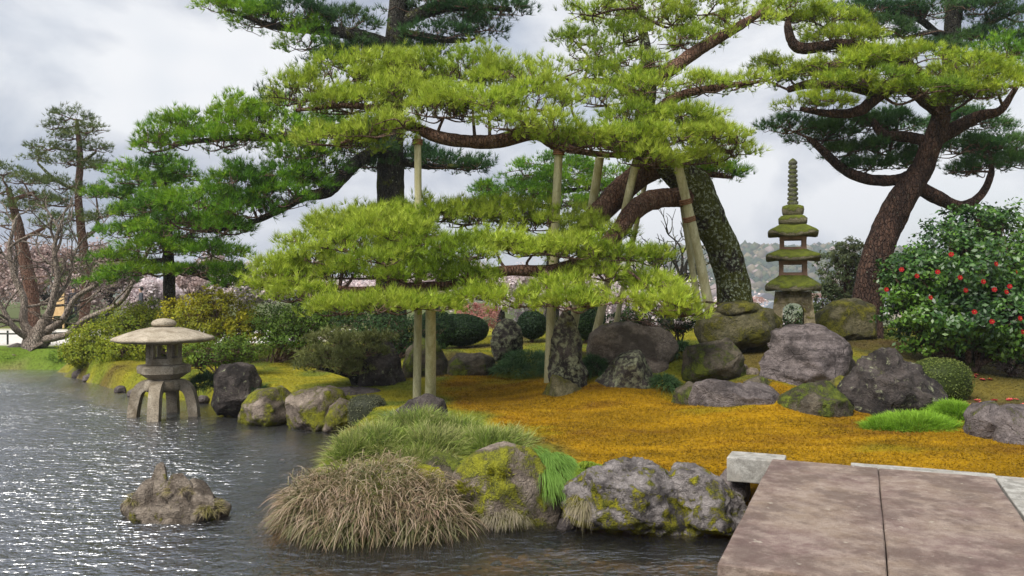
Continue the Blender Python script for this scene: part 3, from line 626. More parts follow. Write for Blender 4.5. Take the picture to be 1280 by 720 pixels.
bridge_block('granite_block', M['granite'], 1.82, 2.05, -1.6, .12, .42, .688, 'pale granite kerb along the outer side of the right bridge slab', 'stone block', 'granite bridge-head blocks', .012, 10)

# ------------------------------------------------------------ stone lantern in the water
def yukimi():
    Y = 14.35; s = Y/F; cx = (205-640)*s; z = lambda py: H+(360-py)*s
    t = empty('stone_lantern', (cx, Y, -.28), 'pale stone lantern with a wide umbrella roof on four curved legs in the pond', 'lantern')
    def L_(name, prof, sides, wob=.004, seed=0, power=None, rot=0, smooth=True):
        b = MB(); lathe(b, [(r*s, z(py)) for r, py in prof], cx, Y, 0, sides, None, 0, smooth, power, rot, 0, wob, seed); return b.build(name, M['stone'], t)
    L_('finial', [(9, 408.5), (14, 407), (15, 404), (13, 401), (8, 398.8), (2, 398)], 32, .006)
    b = MB(); prof = [(19, 425.5), (54, 426.6), (59, 425), (60, 423), (57.5, 421), (51, 418.6), (41, 415), (29, 411.6), (18, 409), (6, 408)]
    lathe(b, [(r*s, z(py)) for r, py in prof], cx, Y, 0, 48, None, 0, True, None, 0, 0, .007, 2); b.build('roof', M['stone'], t)
    # fire chamber: floor ring, six pillars, lintel
    fb = MB(); hexa = lambda r: [(r*s*math.cos(a), r*s*math.sin(a)) for a in [R(60*k+12) for k in range(6)]]
    ax = ((1, 0, 0), (0, 1, 0), (0, 0, 1))
    prism(fb, hexa(21.5), z(455), z(447), ax, (cx, Y, 0)); prism(fb, hexa(21), z(430.5), z(424), ax, (cx, Y, 0))
    for x, y in hexa(18.6):
        a = math.atan2(y, x); u = (math.cos(a), math.sin(a), 0); v = (-math.sin(a), math.cos(a), 0); w = 2.3*s
        prism(fb, [(-w, -w), (w, -w), (w, w), (-w, w)], z(448), z(429), (u, v, (0, 0, 1)), (cx+x, Y+y, 0))
    fb.build('fire_chamber', M['stone'], t)
    mb_ = MB(); lathe(mb_, [(17, 474), (21, 472), (28, 467), (31.5, 465.5), (32, 458), (30, 455.6), (10, 454.8)][:] and [(r*s, z(py)) for r, py in [(17, 474), (21, 472), (28, 467), (31.5, 465.5), (32, 458), (30, 455.6), (10, 454.8)]], cx, Y, 0, 6, None, 0, False, None, R(12))
    mb_.build('platform', M['stone'], t)
    L_('base_ring', [(14, 489), (21, 488), (23, 484), (22, 477), (18, 473.6)], 32, .004, 4)
    for k in range(4):
        a = R(-84+90*k); u = np.array([math.cos(a), math.sin(a), 0]); c = np.array([cx, Y, 0])
        ctrl = [(16, 480), (23, 481.5), (30, 488), (34, 501), (36.5, 518), (38, 546)]
        q = spline([c+u*r*s+np.array([0, 0, z(py)]) for r, py in ctrl], 20); hw, ht = 6.6*s, np.linspace(6.6, 5.4, 20)*s
        tg = unit(np.gradient(q, axis=0)); side = np.cross(u, [0, 0, 1.]); nr = np.cross(tg, side)
        V = np.stack([q-side*hw-nr*ht[:, None], q+side*hw-nr*ht[:, None], q+side*hw+nr*ht[:, None], q-side*hw+nr*ht[:, None]], 1).reshape(-1, 3)
        V = V+.004*np.stack([fbm(V*8, 5+k, 3), fbm(V*8+3, 6+k, 3), fbm(V*8+7, 9+k, 3)], 1)
        i = (np.arange(19)*4)[:, None]; j = np.arange(4)[None]; j2 = (j+1) % 4
        lb = MB(); lb.add(V, np.stack([i+j, i+j2, i+4+j2, i+4+j], -1).reshape(-1, 4)); lb.add(V[:4], [[3, 2, 1, 0]]); lb.add(V[-4:], [[0, 1, 2, 3]])
        lb.build('leg', M['stone'], t)
yukimi()

# ------------------------------------------------------------ stone pagoda
def pagoda():
    Y = 15.1; s = Y/F; cx = (991-640)*s; z = lambda py: H+(360-py)*s; rot = R(-18)
    t = empty('stone_pagoda', (cx, Y, z(418)), 'mossy tiered stone pagoda lantern with tall ringed spire on the mound', 'pagoda')
    c = np.array([cx, Y, 0]); ex = np.array([math.cos(rot), math.sin(rot), 0]); ey = np.array([-math.sin(rot), math.cos(rot), 0])
    # base: four battered sides, each with an arched opening
    b = MB(); z0, z1 = z(424), z(364); hb, ht = 28*s, 21*s; hh = z1-z0
    for k in range(4):
        a = rot+math.pi/2*k; u = np.array([math.cos(a), math.sin(a), 0]); w = np.array([-math.sin(a), math.cos(a), 0]); w = -np.array([math.cos(a-math.pi/2), math.sin(a-math.pi/2), 0])*-1
        out = np.array([math.sin(a), -math.cos(a), 0]); ow = 12.5*s; spring = hh*.60; rise_ = hh*.16; arc = [(ow*math.cos(p), spring+rise_*math.sin(p)) for p in np.linspace(0, math.pi, 9)]
        def pt(x, y, d):
            f = y/hh; half = hb+(ht-hb)*f; return c+u*(x)+out*(half-d)+np.array([0, 0, z0+y])
        wall = 6*s
        def wid(y): return hb+(ht-hb)*y/hh
        for d0 in (0,):
            # left and right jambs, and the head over the arch, as front/back quad strips
            for sg in (-1, 1):
                P4 = [(sg*wid(0), 0), (sg*ow, 0), (sg*ow, spring), (sg*wid(spring), spring)]
                V = np.array([pt(x, y, 0) for x, y in P4]+[pt(x*.86 if abs(x) > ow else x, y, wall) for x, y in P4])
                b.add(V, [[0, 1, 2, 3], [7, 6, 5, 4], [0, 4, 5, 1], [1, 5, 6, 2], [2, 6, 7, 3], [3, 7, 4, 0]])
            top = [(-wid(hh), hh), (wid(hh), hh)]
            xs = np.array([x for x, _ in arc]); ys = np.array([y for _, y in arc])
            tx = np.linspace(wid(hh), -wid(hh), 9); 
            F_ = [pt(x, y, 0) for x, y in zip(xs, ys)]+[pt(x, hh, 0) for x in tx]; B_ = [pt(x, y, wall) for x, y in zip(xs, ys)]+[pt(x*.9, hh, wall) for x in tx]
            V = np.array(F_+B_); fs = []
            for q in range(8): fs += [[q, q+1, 9+q+1, 9+q], [18+9+q, 18+9+q+1, 18+q+1, 18+q], [q+1, q, 18+q, 18+q+1], [9+q, 9+q+1, 27+q+1, 27+q]]
            b.add(V, fs)
            for sg, q in ((1, 0), (-1, 8)):
                V = np.array([pt(sg*ow, spring, 0), pt(sg*wid(spring), spring, 0), pt(sg*wid(hh), hh, 0)]); b.add(V, [[0, 1, 2]])
    b.build('base', M['pagoda_base'], t)
    def sq(name, prof, power, mat, wob=.012, sag=.0, seed=0):
        bb = MB(); lathe(bb, [(r*s, z(py)) for r, py in prof], cx, Y, 0, 64, None, 0, True, power, rot, sag, wob, seed); return bb.build(name, mat, t)
    PW = 7
    sq('roof', [(22, 363.5), (31, 364.2), (32.6, 363), (32.9, 358.5), (31.5, 356.5), (27, 352.5), (22, 349), (18.5, 346.5), (17, 344.6)], PW, M['moss_stone'], .016, .12, 1)
    sq('roof', [(19, 326.2), (30, 327), (31.8, 326), (32, 322.5), (30, 320.5), (25, 317.3), (20, 314.8), (16.5, 312.6)], PW, M['moss_stone'], .016, .2, 2)
    sq('roof', [(18, 296.5), (27, 297.2), (29.3, 296.4), (29.6, 293), (27, 290), (22, 286.4), (17, 283), (13, 280.5)], PW, M['moss_stone'], .016, .22, 3)
    for (p0, p1, hw, sd_) in ((345.4, 326.0, 16.6, 4), (313.4, 296.0, 15.8, 7)):
        bb = MB(); za, zb = z(p0), z(p1); h_ = zb-za
        ax = (ex, ey, (0, 0, 1)); w = hw*s; e = 5.5*s
        prism(bb, [(-w, -w), (w, -w), (w, w), (-w, w)], za, za+h_*.24, ax, c); prism(bb, [(-w, -w), (w, -w), (w, w), (-w, w)], zb-h_*.24, zb, ax, c)
        for sx in (-1, 1):
            for sy in (-1, 1):
                x0, x1 = sorted((sx*w*.985, sx*(w-e))); y0, y1 = sorted((sy*w*.985, sy*(w-e)))
                prism(bb, [(x0, y0), (x1, y0), (x1, y1), (x0, y1)], za+h_*.22, zb-h_*.22, ax, c)
        bb.build('chamber', M['pagoda_body'], t)
    sq('roof_cap', [(15, 281), (17, 279), (17.3, 274), (14, 270.5), (11, 269.5)], PW, M['moss_stone'], .012, 0, 9)
    sq('roof_cap', [(10, 270), (12.5, 267.5), (13.2, 262), (12.5, 258.5), (8, 256.6)], PW, M['moss_stone'], .010, 0, 10)
    pr = [(7.2, 257.5)]
    for k in range(9):
        y0 = 256-k*5.6; r = 6.7-.16*k; pr += [(r-1.6, y0), (r, y0-1.2), (r, y0-3.6), (r-1.6, y0-4.8)]
    pr += [(5.3, 205), (5.6, 203), (3.6, 200.2), (.6, 197.8)]
    sq('spire', pr, None, M['spire'], .004, 0, 11)
pagoda()

# ------------------------------------------------------------ pines
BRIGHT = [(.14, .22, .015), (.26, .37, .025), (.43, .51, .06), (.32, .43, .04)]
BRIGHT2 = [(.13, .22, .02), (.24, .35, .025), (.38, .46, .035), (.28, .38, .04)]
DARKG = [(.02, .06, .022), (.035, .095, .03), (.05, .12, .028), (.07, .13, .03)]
MIDG = [(.045, .12, .010), (.095, .23, .014), (.18, .34, .016), (.28, .42, .02)]
PALEB = [(.07, .11, .025), (.11, .155, .035), (.17, .20, .045)]
def pine(name, label, trunk, limbs, pads, barks, dens=1., pal_=None, tuft=dict(), group=None, sides=16, wob=.13, hk=1.05):
    """trunk/limbs: lists of (px, py, Y, radius px); pads: (px, py, Y, half width px, half height px, palette, depth factor)"""
    b = np.array([P(*q[:3]) for q in trunk]); 
    tr = b; root = tr[0].copy(); root[2] = gz(root[0], root[1])-.05
    t = empty(name, root, label, 'tree', group)
    mbt = MB(); rad = [q[3]/F*q[2] for q in trunk]
    pts = np.vstack([[root], tr]) if tr[0][2]-root[2] > .1 else tr; rad2 = ([rad[0]*1.18]+rad) if len(pts) > len(tr) else rad
    skel = [tube(mbt, pts, rad2, sides, 12*len(pts), wob, None, 0, 3)]
    mbt.build('trunk', barks[0], t)
    for lb in limbs:
        mm = MB(); skel.append(tube(mm, [P(*q[:3]) for q in lb], [q[3]/F*q[2] for q in lb], 10, 9*len(lb), wob, None, 0, 7)); mm.build('branch', barks[1], t)
    SK = np.concatenate(skel)
    k_n = tuft.get('k', 16); ln = tuft.get('len', .12); wd_ = tuft.get('w', .009); sp = tuft.get('spread', .5); ct = tuft.get('n', 10); up = tuft.get('up', 1.); cs = tuft.get('cs', .21)
    for pd in pads:
        px, py, Y, hw, hh = pd[:5]; pl = pd[5] if len(pd) > 5 and pd[5] else pal_; df = pd[6] if len(pd) > 6 and pd[6] else .85
        C = P(px, py, Y); a = hw/F*Y; hgt = hh/F*Y*hk*(1.22 if (name == 'spreading_pine' and py > 240) or name == 'black_pine' else 1); d = max(.5, a*df); dens_ = dens*1.7*(.62 if (name == 'spreading_pine' and py < 125 and px > 690) else 1)
        nc = max(7, int(dens_*math.pi*a*d/(cs*cs)))
        th = RNG.uniform(0, 2*math.pi, nc); rr = np.sqrt(RNG.uniform(0, 1, nc))
        sd_ = int(RNG.integers(1, 9999))
        edge = 1+.42*vnoise(np.stack([np.cos(th)*1.7, np.sin(th)*1.7, np.full(nc, sd_*.37)], 1), sd_)
        lx, ly = rr*edge*np.cos(th), rr*edge*np.sin(th)
        lump = vnoise(np.stack([lx*a*1.6, ly*d*1.6, np.full(nc, 3.)], 1), sd_+2)
        dome = (1-np.clip(rr, 0, 1)**2)
        cz = -hgt*.6+hgt*1.5*dome*RNG.uniform(.3, 1, nc)+hgt*.3*lump
        cc = C+np.stack([lx*a, ly*d, cz], 1)
        keep = lump > (-.75 if py > 240 or name == 'black_pine' else -.5); cc = cc[keep]; rk = rr[keep]; thk = th[keep]; nc = len(cc)
        cd = unit(np.stack([np.cos(thk)*rk*.7, np.sin(thk)*rk*.7, np.full(nc, up)], 1))
        m = ct; tp = np.repeat(cc, m, 0)+RNG.normal(0, 1, (nc*m, 3))*np.array([.085, .085, .045])*cs/.2
        tdv = unit(np.repeat(cd, m, 0)+RNG.normal(0, .38, (nc*m, 3)))
        col = pal(np.repeat(cc, m, 0), pl, 1.1, .16, 5)*np.repeat(RNG.uniform(.75, 1.2, nc), m)[:, None]
        fm = MB(); needles(fm, tp, tdv, col, k_n, ln, wd_, sp)
        fo = fm.build('foliage_pad', M['needle'], t)
        # twigs: the pad's own limb from the nearest limb of the tree, then side limbs, then a twig to every clump
        base = C-np.array([0, 0, hgt*.75]); dd = np.linalg.norm((SK-base)*np.array([1, 1, 1.2]), axis=1)+np.maximum(SK[:, 2]-base[2]-.1, 0)*1.5; st = SK[dd.argmin()]
        tw = MB(); Ld = np.linalg.norm(base-st); mid = (st+base)/2+RNG.normal(0, .12, 3)*min(1, Ld)
        r0 = tuft.get('tr', .026)*(.7+.3*min(2, a)); main = tube(tw, [st, mid, base], [r0*1.3, r0, r0*.8], 6, 10, .1)
        ns = 6 if a > .6 else 4; nodes = [main[::3]]
        for q in range(ns):
            an = 2*math.pi*(q+RNG.uniform(0, .7))/ns; e = base+np.array([math.cos(an)*a*.8, math.sin(an)*d*.8, RNG.uniform(-.05, .3)*hgt])
            md = (base+e)/2+RNG.normal(0, .09, 3)*a; nodes.append(tube(tw, [base, md, e], [r0*.75, r0*.5, r0*.28], 5, 9, .1)[2:])
        ND = np.concatenate(nodes); near = ((cc[:, None]-ND[None])**2).sum(2).argmin(1)
        twigs(tw, ND[near], cc, .010, .004, .2)
        tw.build('twigs', M['twig'], fo)
    return t

B2 = BRIGHT2
pine('spreading_pine', 'large spreading niwaki pine with thick lichened leaning trunk and propped golden-green pads', [(920, 388, 14.9, 23), (914, 345, 14.85, 20.5), (903, 308, 14.8, 20), (888, 280, 14.7, 21), (877, 255, 14.6, 23), (866, 232, 14.55, 22), (846, 215, 14.5, 19), (826, 195, 14.4, 16), (806, 150, 14.4, 13), (812, 100, 14.5, 10), (806, 55, 14.7, 7), (800, 10, 15, 4)],
     [[(828, 200, 14.4, 14), (790, 185, 14, 12), (745, 172, 13.6, 11), (700, 178, 13.4, 10), (668, 166, 13.3, 9.5), (618, 177, 13.2, 9), (560, 174, 13.1, 8), (520, 160, 13.1, 7), (475, 138, 13.1, 5), (430, 132, 13.2, 3.5), (370, 138, 13.3, 2.2)],
      [(866, 246, 14.5, 13), (842, 247, 14.3, 12), (815, 250, 14, 13), (790, 266, 13.6, 12), (770, 292, 13.3, 10), (738, 322, 13, 9), (690, 338, 12.8, 8), (640, 338, 12.6, 7), (595, 345, 12.4, 7), (560, 356, 12.3, 7), (500, 360, 12.2, 6), (440, 362, 12.2, 4), (385, 352, 12.3, 2.5)],
      [(836, 205, 14.6, 14), (806, 215, 14.6, 16), (775, 240, 14.6, 17), (748, 268, 14.4, 15), (715, 300, 14, 10), (660, 312, 13.8, 6), (590, 300, 13.7, 4), (520, 296, 13.5, 3)],
      [(690, 180, 13.4, 7), (730, 190, 13.2, 4), (790, 196, 13, 3)], [(810, 130, 14.4, 8), (770, 105, 14.5, 5), (730, 100, 14.5, 3)],
      [(808, 105, 14.5, 9), (845, 82, 14.7, 9), (880, 58, 14.9, 8), (925, 32, 15.2, 6), (960, 10, 15.4, 3)], [(806, 150, 14.4, 8), (850, 120, 14.2, 6), (905, 108, 14.1, 4), (950, 102, 14.1, 2)],
      [(838, 205, 14.4, 6), (880, 188, 14, 4), (915, 190, 13.8, 2.5)], [(860, 215, 14.7, 6), (890, 218, 15, 4), (915, 222, 15, 2)], [(475, 140, 13.1, 4), (465, 165, 13, 3), (430, 178, 13, 2)]],
     [(375, 112, 13.3, 45, 20), (420, 92, 13.6, 55, 24), (470, 78, 14, 60, 20), (530, 84, 14.2, 65, 26), (500, 112, 13.4, 60, 22), (590, 82, 14, 60, 24), (640, 92, 13.6, 55, 26), (555, 128, 12.9, 60, 24), (610, 126, 13, 60, 24), (665, 118, 13.2, 50, 24), (440, 128, 13.2, 55, 18),
      (420, 168, 13, 48, 18), (470, 158, 12.7, 45, 18), (505, 145, 12.6, 45, 18), (690, 152, 12.7, 50, 22), (735, 165, 12.6, 55, 22), (640, 152, 12.6, 40, 14), (775, 172, 12.7, 50, 22), (815, 168, 12.9, 45, 18), (810, 196, 12.8, 40, 12), (855, 146, 13.5, 55, 14), (850, 165, 13.2, 45, 14), (890, 168, 13.3, 48, 16), (915, 188, 13.6, 30, 8), (865, 196, 13.2, 40, 12),
      (895, 208, 15, 40, 14, MIDG), (855, 212, 15.2, 30, 12, MIDG), (870, 150, 15, 40, 14, MIDG),
      (705, 85, 14.3, 40, 15), (745, 62, 14.7, 42, 13), (720, 45, 15, 38, 11), (780, 42, 15, 48, 14), (770, 88, 14.4, 48, 16), (715, 112, 14, 38, 14), (758, 118, 13.8, 46, 18), (805, 75, 14.2, 40, 12), (800, 108, 13.8, 45, 16), (790, 140, 13.4, 42, 16), (840, 98, 14.3, 42, 12), (880, 106, 14, 48, 12), (930, 98, 14.1, 34, 10),
      (790, 10, 15.2, 52, 13), (840, 22, 15.2, 48, 12), (885, 8, 15.4, 50, 13), (850, 50, 14.9, 36, 9), (930, 20, 15.3, 40, 12), (890, 40, 15, 30, 8), (740, 12, 15.4, 40, 10),
      (430, 275, 13.2, 45, 14), (480, 264, 13.4, 48, 14), (525, 262, 13.4, 48, 14), (580, 268, 13.7, 48, 14), (630, 262, 13.8, 50, 14), (690, 272, 13.7, 52, 16), (745, 284, 13.5, 46, 15), (400, 292, 12.7, 36, 16), (440, 300, 12.4, 50, 16), (500, 290, 12.6, 55, 16), (545, 300, 12.3, 45, 13), (480, 318, 12, 50, 13), (575, 312, 12.2, 40, 11), (620, 300, 12.8, 45, 13), (665, 306, 12.7, 45, 14), (712, 308, 12.5, 45, 15), (760, 314, 12.7, 40, 13), (800, 316, 13.2, 34, 12),
      (395, 320, 12.5, 45, 14), (440, 335, 12.4, 48, 14), (500, 338, 12.2, 50, 13), (550, 328, 12.4, 42, 12), (350, 330, 12.7, 34, 13), (480, 278, 13, 60, 14), (365, 338, 12.6, 40, 13), (375, 360, 12.2, 48, 15), (340, 352, 12.8, 28, 10), (425, 382, 11.9, 42, 11), (480, 378, 11.7, 60, 11), (535, 376, 11.8, 46, 11), (590, 340, 12.3, 34, 11), (612, 362, 12, 42, 12), (652, 372, 12, 32, 12), (700, 352, 12.3, 34, 10), (712, 374, 11.9, 44, 13), (755, 340, 12.6, 40, 11), (770, 366, 12.1, 44, 13), (815, 350, 12.7, 40, 12), (835, 375, 12.2, 45, 14), (850, 388, 12.4, 28, 8)],
     (M['bark_dark'], M['bark_red']), 1.0, BRIGHT, dict(len=.14, w=.0085, k=14, n=10, spread=.36))

pine('leaning_pine', 'tall leaning red-brown pine beside the camellia with layered green pads', [(1082, 395, 16.9, 19), (1088, 350, 16.8, 17), (1101, 305, 16.7, 17), (1112, 278, 16.7, 18), (1128, 248, 16.6, 16), (1148, 218, 16.6, 14.5), (1163, 185, 16.5, 13), (1176, 145, 16.4, 11), (1172, 110, 16.3, 8)],
     [[(1150, 215, 16.6, 8), (1120, 225, 16.7, 7), (1085, 224, 16.8, 7), (1055, 212, 16.9, 6), (1030, 190, 17, 5), (1010, 172, 17.1, 3)], [(1150, 235, 16.7, 9), (1170, 246, 16.7, 9), (1200, 258, 16.8, 7), (1225, 245, 16.9, 5), (1238, 220, 17, 4), (1240, 200, 17, 2)],
      [(1165, 180, 16.5, 8), (1140, 172, 16.6, 7), (1105, 168, 16.8, 6), (1090, 150, 17, 4)], [(1168, 175, 16.5, 10), (1195, 160, 16.4, 9), (1225, 145, 16.2, 7), (1250, 138, 16, 5), (1270, 110, 16, 3)],
      [(1174, 140, 16.4, 8), (1130, 108, 16, 8), (1100, 118, 15.8, 8), (1075, 138, 15.8, 7), (1040, 142, 15.8, 5), (1000, 136, 15.9, 3)], [(1100, 118, 15.8, 6), (1060, 108, 15.9, 6), (1015, 105, 16, 6), (985, 112, 16, 4)], [(1172, 110, 16.3, 6), (1120, 70, 16.2, 5), (1060, 55, 16.2, 6), (1000, 60, 16.2, 7), (985, 35, 16.2, 5), (990, 15, 16.3, 3)]],
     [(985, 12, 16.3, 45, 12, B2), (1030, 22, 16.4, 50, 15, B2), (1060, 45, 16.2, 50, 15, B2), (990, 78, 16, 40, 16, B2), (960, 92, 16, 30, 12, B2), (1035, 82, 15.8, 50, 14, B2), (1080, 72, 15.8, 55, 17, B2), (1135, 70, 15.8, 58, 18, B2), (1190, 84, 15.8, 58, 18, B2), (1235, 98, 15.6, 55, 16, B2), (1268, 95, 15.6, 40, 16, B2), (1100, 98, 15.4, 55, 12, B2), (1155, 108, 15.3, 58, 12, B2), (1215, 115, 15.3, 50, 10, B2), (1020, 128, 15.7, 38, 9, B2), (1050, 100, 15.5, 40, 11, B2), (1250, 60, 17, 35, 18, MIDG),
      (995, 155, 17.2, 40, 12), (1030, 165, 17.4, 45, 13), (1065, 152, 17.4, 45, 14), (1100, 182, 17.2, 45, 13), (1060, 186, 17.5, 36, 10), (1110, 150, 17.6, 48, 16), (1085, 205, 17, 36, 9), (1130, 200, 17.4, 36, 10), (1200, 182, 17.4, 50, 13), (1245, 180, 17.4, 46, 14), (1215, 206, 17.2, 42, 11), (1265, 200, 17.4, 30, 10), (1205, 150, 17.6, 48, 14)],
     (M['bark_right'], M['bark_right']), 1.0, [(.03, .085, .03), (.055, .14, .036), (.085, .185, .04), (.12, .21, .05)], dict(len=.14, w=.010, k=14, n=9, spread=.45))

pine('black_pine', 'tall dark black pine behind the propped pine with a long drooping left limb', [(489, 400, 19.5, 20), (489, 300, 19.4, 18), (488, 230, 19.3, 17.5), (490, 160, 19.2, 15), (490, 90, 19.1, 14), (496, 30, 19, 13), (500, -40, 19, 10)],
     [[(488, 180, 19.2, 8), (450, 200, 18.6, 8), (428, 220, 18.2, 9), (408, 240, 18, 8), (380, 246, 17.8, 6), (350, 262, 17.6, 5), (310, 280, 17.5, 3), (260, 290, 17.5, 2)], [(488, 150, 19.2, 8), (430, 160, 18.5, 7), (370, 172, 18, 6), (300, 172, 17.8, 4), (230, 178, 17.8, 2.5)],
      [(494, 60, 19, 9), (450, 45, 18.8, 8), (400, 38, 18.7, 6), (340, 32, 18.7, 4), (285, 12, 18.8, 2)], [(497, 30, 19, 9), (545, 10, 19, 8), (590, 8, 19, 5), (640, 12, 19, 3)], [(489, 200, 19.3, 6), (540, 208, 19.4, 4), (600, 206, 19.4, 2)], [(495, 40, 19, 6), (560, 50, 18.8, 4), (590, 50, 18.8, 2)]],
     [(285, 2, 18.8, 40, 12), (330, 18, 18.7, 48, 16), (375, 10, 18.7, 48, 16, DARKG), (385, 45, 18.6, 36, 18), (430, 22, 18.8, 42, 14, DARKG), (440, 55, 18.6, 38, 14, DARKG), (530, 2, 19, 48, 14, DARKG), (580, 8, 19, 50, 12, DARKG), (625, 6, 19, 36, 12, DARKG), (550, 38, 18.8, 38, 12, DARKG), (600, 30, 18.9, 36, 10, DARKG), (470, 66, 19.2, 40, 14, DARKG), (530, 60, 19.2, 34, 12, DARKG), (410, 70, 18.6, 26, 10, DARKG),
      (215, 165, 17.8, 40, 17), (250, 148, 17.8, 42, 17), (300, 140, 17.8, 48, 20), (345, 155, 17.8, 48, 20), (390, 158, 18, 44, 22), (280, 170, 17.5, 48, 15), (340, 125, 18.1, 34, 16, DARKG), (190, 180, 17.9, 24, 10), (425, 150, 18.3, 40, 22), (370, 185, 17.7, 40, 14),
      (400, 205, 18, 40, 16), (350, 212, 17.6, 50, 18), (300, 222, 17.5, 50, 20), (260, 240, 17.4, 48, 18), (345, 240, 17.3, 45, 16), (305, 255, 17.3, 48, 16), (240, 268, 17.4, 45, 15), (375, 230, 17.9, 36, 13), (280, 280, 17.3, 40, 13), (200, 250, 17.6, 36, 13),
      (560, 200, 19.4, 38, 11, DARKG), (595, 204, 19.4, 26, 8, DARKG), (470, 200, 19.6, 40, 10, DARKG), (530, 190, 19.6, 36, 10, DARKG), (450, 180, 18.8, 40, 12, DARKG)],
     (M['bark_black'], M['bark_black']), .95, MIDG, dict(len=.17, w=.013, k=13, n=8, spread=.42, up=.8, cs=.25))

pine('garden_pine', 'bright green tiered pine rising behind the shrubs over the stone lantern', [(212, 440, 20.5, 8), (212, 400, 20.5, 8), (211, 330, 20.4, 7), (208, 260, 20.4, 5), (203, 205, 20.4, 2.5)],
     [[(212, 335, 20.4, 4), (240, 340, 20, 3.5), (285, 358, 19.8, 2.5)], [(211, 325, 20.4, 3.5), (170, 328, 20.4, 2.5), (140, 335, 20.4, 2)], [(209, 270, 20.4, 3), (250, 285, 20, 2)], [(208, 255, 20.4, 3), (160, 260, 20.5, 2)]],
     [(205, 203, 20.4, 36, 8), (165, 212, 20.5, 34, 8), (230, 215, 20.4, 34, 8), (190, 226, 20.4, 48, 9), (150, 240, 20.5, 34, 10), (225, 245, 20.2, 48, 12), (180, 262, 20.4, 44, 11), (170, 285, 20.4, 45, 12), (225, 285, 20, 55, 14), (265, 275, 20, 42, 13), (205, 305, 20, 58, 12), (265, 312, 19.8, 45, 10), (150, 318, 20.4, 36, 10), (185, 335, 20.3, 45, 9), (250, 335, 19.8, 48, 9), (290, 338, 19.7, 26, 10), (135, 345, 20.5, 28, 8), (285, 352, 19.7, 24, 7)],
     (M['bark_black'], M['bark_black']), .9, MIDG, dict(len=.16, w=.014, k=12, n=8, spread=.5, cs=.26), sides=10)

pine('thin_pine', 'tall thin sparse pine with open olive crown on the left skyline', [(104, 410, 30, 6), (108, 360, 30, 6), (104, 310, 30, 5.5), (98, 250, 30, 4.5), (100, 200, 30, 4), (96, 150, 30, 2)],
     [[(103, 300, 30, 3), (120, 285, 30, 2.5), (122, 262, 30, 2)], [(99, 240, 30, 2.5), (70, 225, 30, 2), (48, 205, 30, 1.5)], [(100, 205, 30, 2.5), (120, 190, 30, 1.5)], [(98, 190, 30, 2), (65, 185, 30, 1.2)]],
     [(88, 142, 30, 26, 8), (115, 158, 30, 22, 8), (72, 155, 30, 18, 7), (95, 168, 30, 30, 7), (60, 182, 30, 26, 7), (118, 182, 30, 22, 7), (48, 195, 30, 18, 6), (90, 200, 30, 32, 8), (125, 205, 30, 18, 7), (55, 222, 30, 22, 8), (85, 230, 30, 26, 8), (120, 240, 30, 24, 8), (65, 250, 30, 30, 9), (130, 265, 30, 18, 8), (95, 270, 30, 26, 8)],
     (M['bark_red'], M['bark_dark']), .85, PALEB, dict(len=.17, w=.018, k=9, n=7, spread=.6, cs=.30, tr=.035), sides=9)
pine('red_trunk_pine', 'red-trunked pine behind the bare tree at the left edge', [(42, 430, 28, 8), (40, 370, 28, 8), (28, 310, 28, 7), (20, 270, 28, 5), (10, 235, 28, 3)],
     [[(26, 300, 28, 3), (55, 285, 28, 2)], [(15, 250, 28, 3), (45, 240, 28, 2)]],
     [(5, 212, 28, 24, 9), (30, 222, 28, 26, 9), (0, 235, 28, 28, 9), (45, 242, 28, 26, 9), (20, 256, 28, 32, 9), (60, 275, 28, 24, 8), (75, 290, 28, 22, 8), (0, 275, 28, 24, 9), (100, 330, 28, 26, 12), (75, 350, 28, 20, 10)],
     (M['bark_red'], M['bark_red']), .62, PALEB, dict(len=.17, w=.018, k=9, n=7, spread=.6, cs=.30, tr=.035), sides=9)
pine('dense_pine', 'dense vivid green pine seen behind the poles under the propped limb', [(690, 420, 24, 9), (692, 300, 24, 8), (695, 205, 24, 3)], [[(692, 260, 24, 4), (640, 250, 23.5, 2)], [(693, 240, 24, 4), (740, 235, 23.5, 2)]],
     [(690, 200, 24, 42, 9), (655, 212, 23.8, 40, 9), (725, 210, 23.8, 40, 9), (690, 222, 23.6, 55, 9), (625, 232, 23.6, 36, 8), (740, 232, 23.6, 46, 9), (665, 240, 23.4, 55, 9), (710, 250, 23.4, 50, 9), (615, 250, 23.5, 28, 7), (770, 215, 23.8, 30, 10), (780, 245, 23.8, 26, 9)],
     (M['bark_black'], M['bark_black']), .9, MIDG, dict(len=.16, w=.015, k=11, n=8, spread=.5, cs=.27), sides=9)
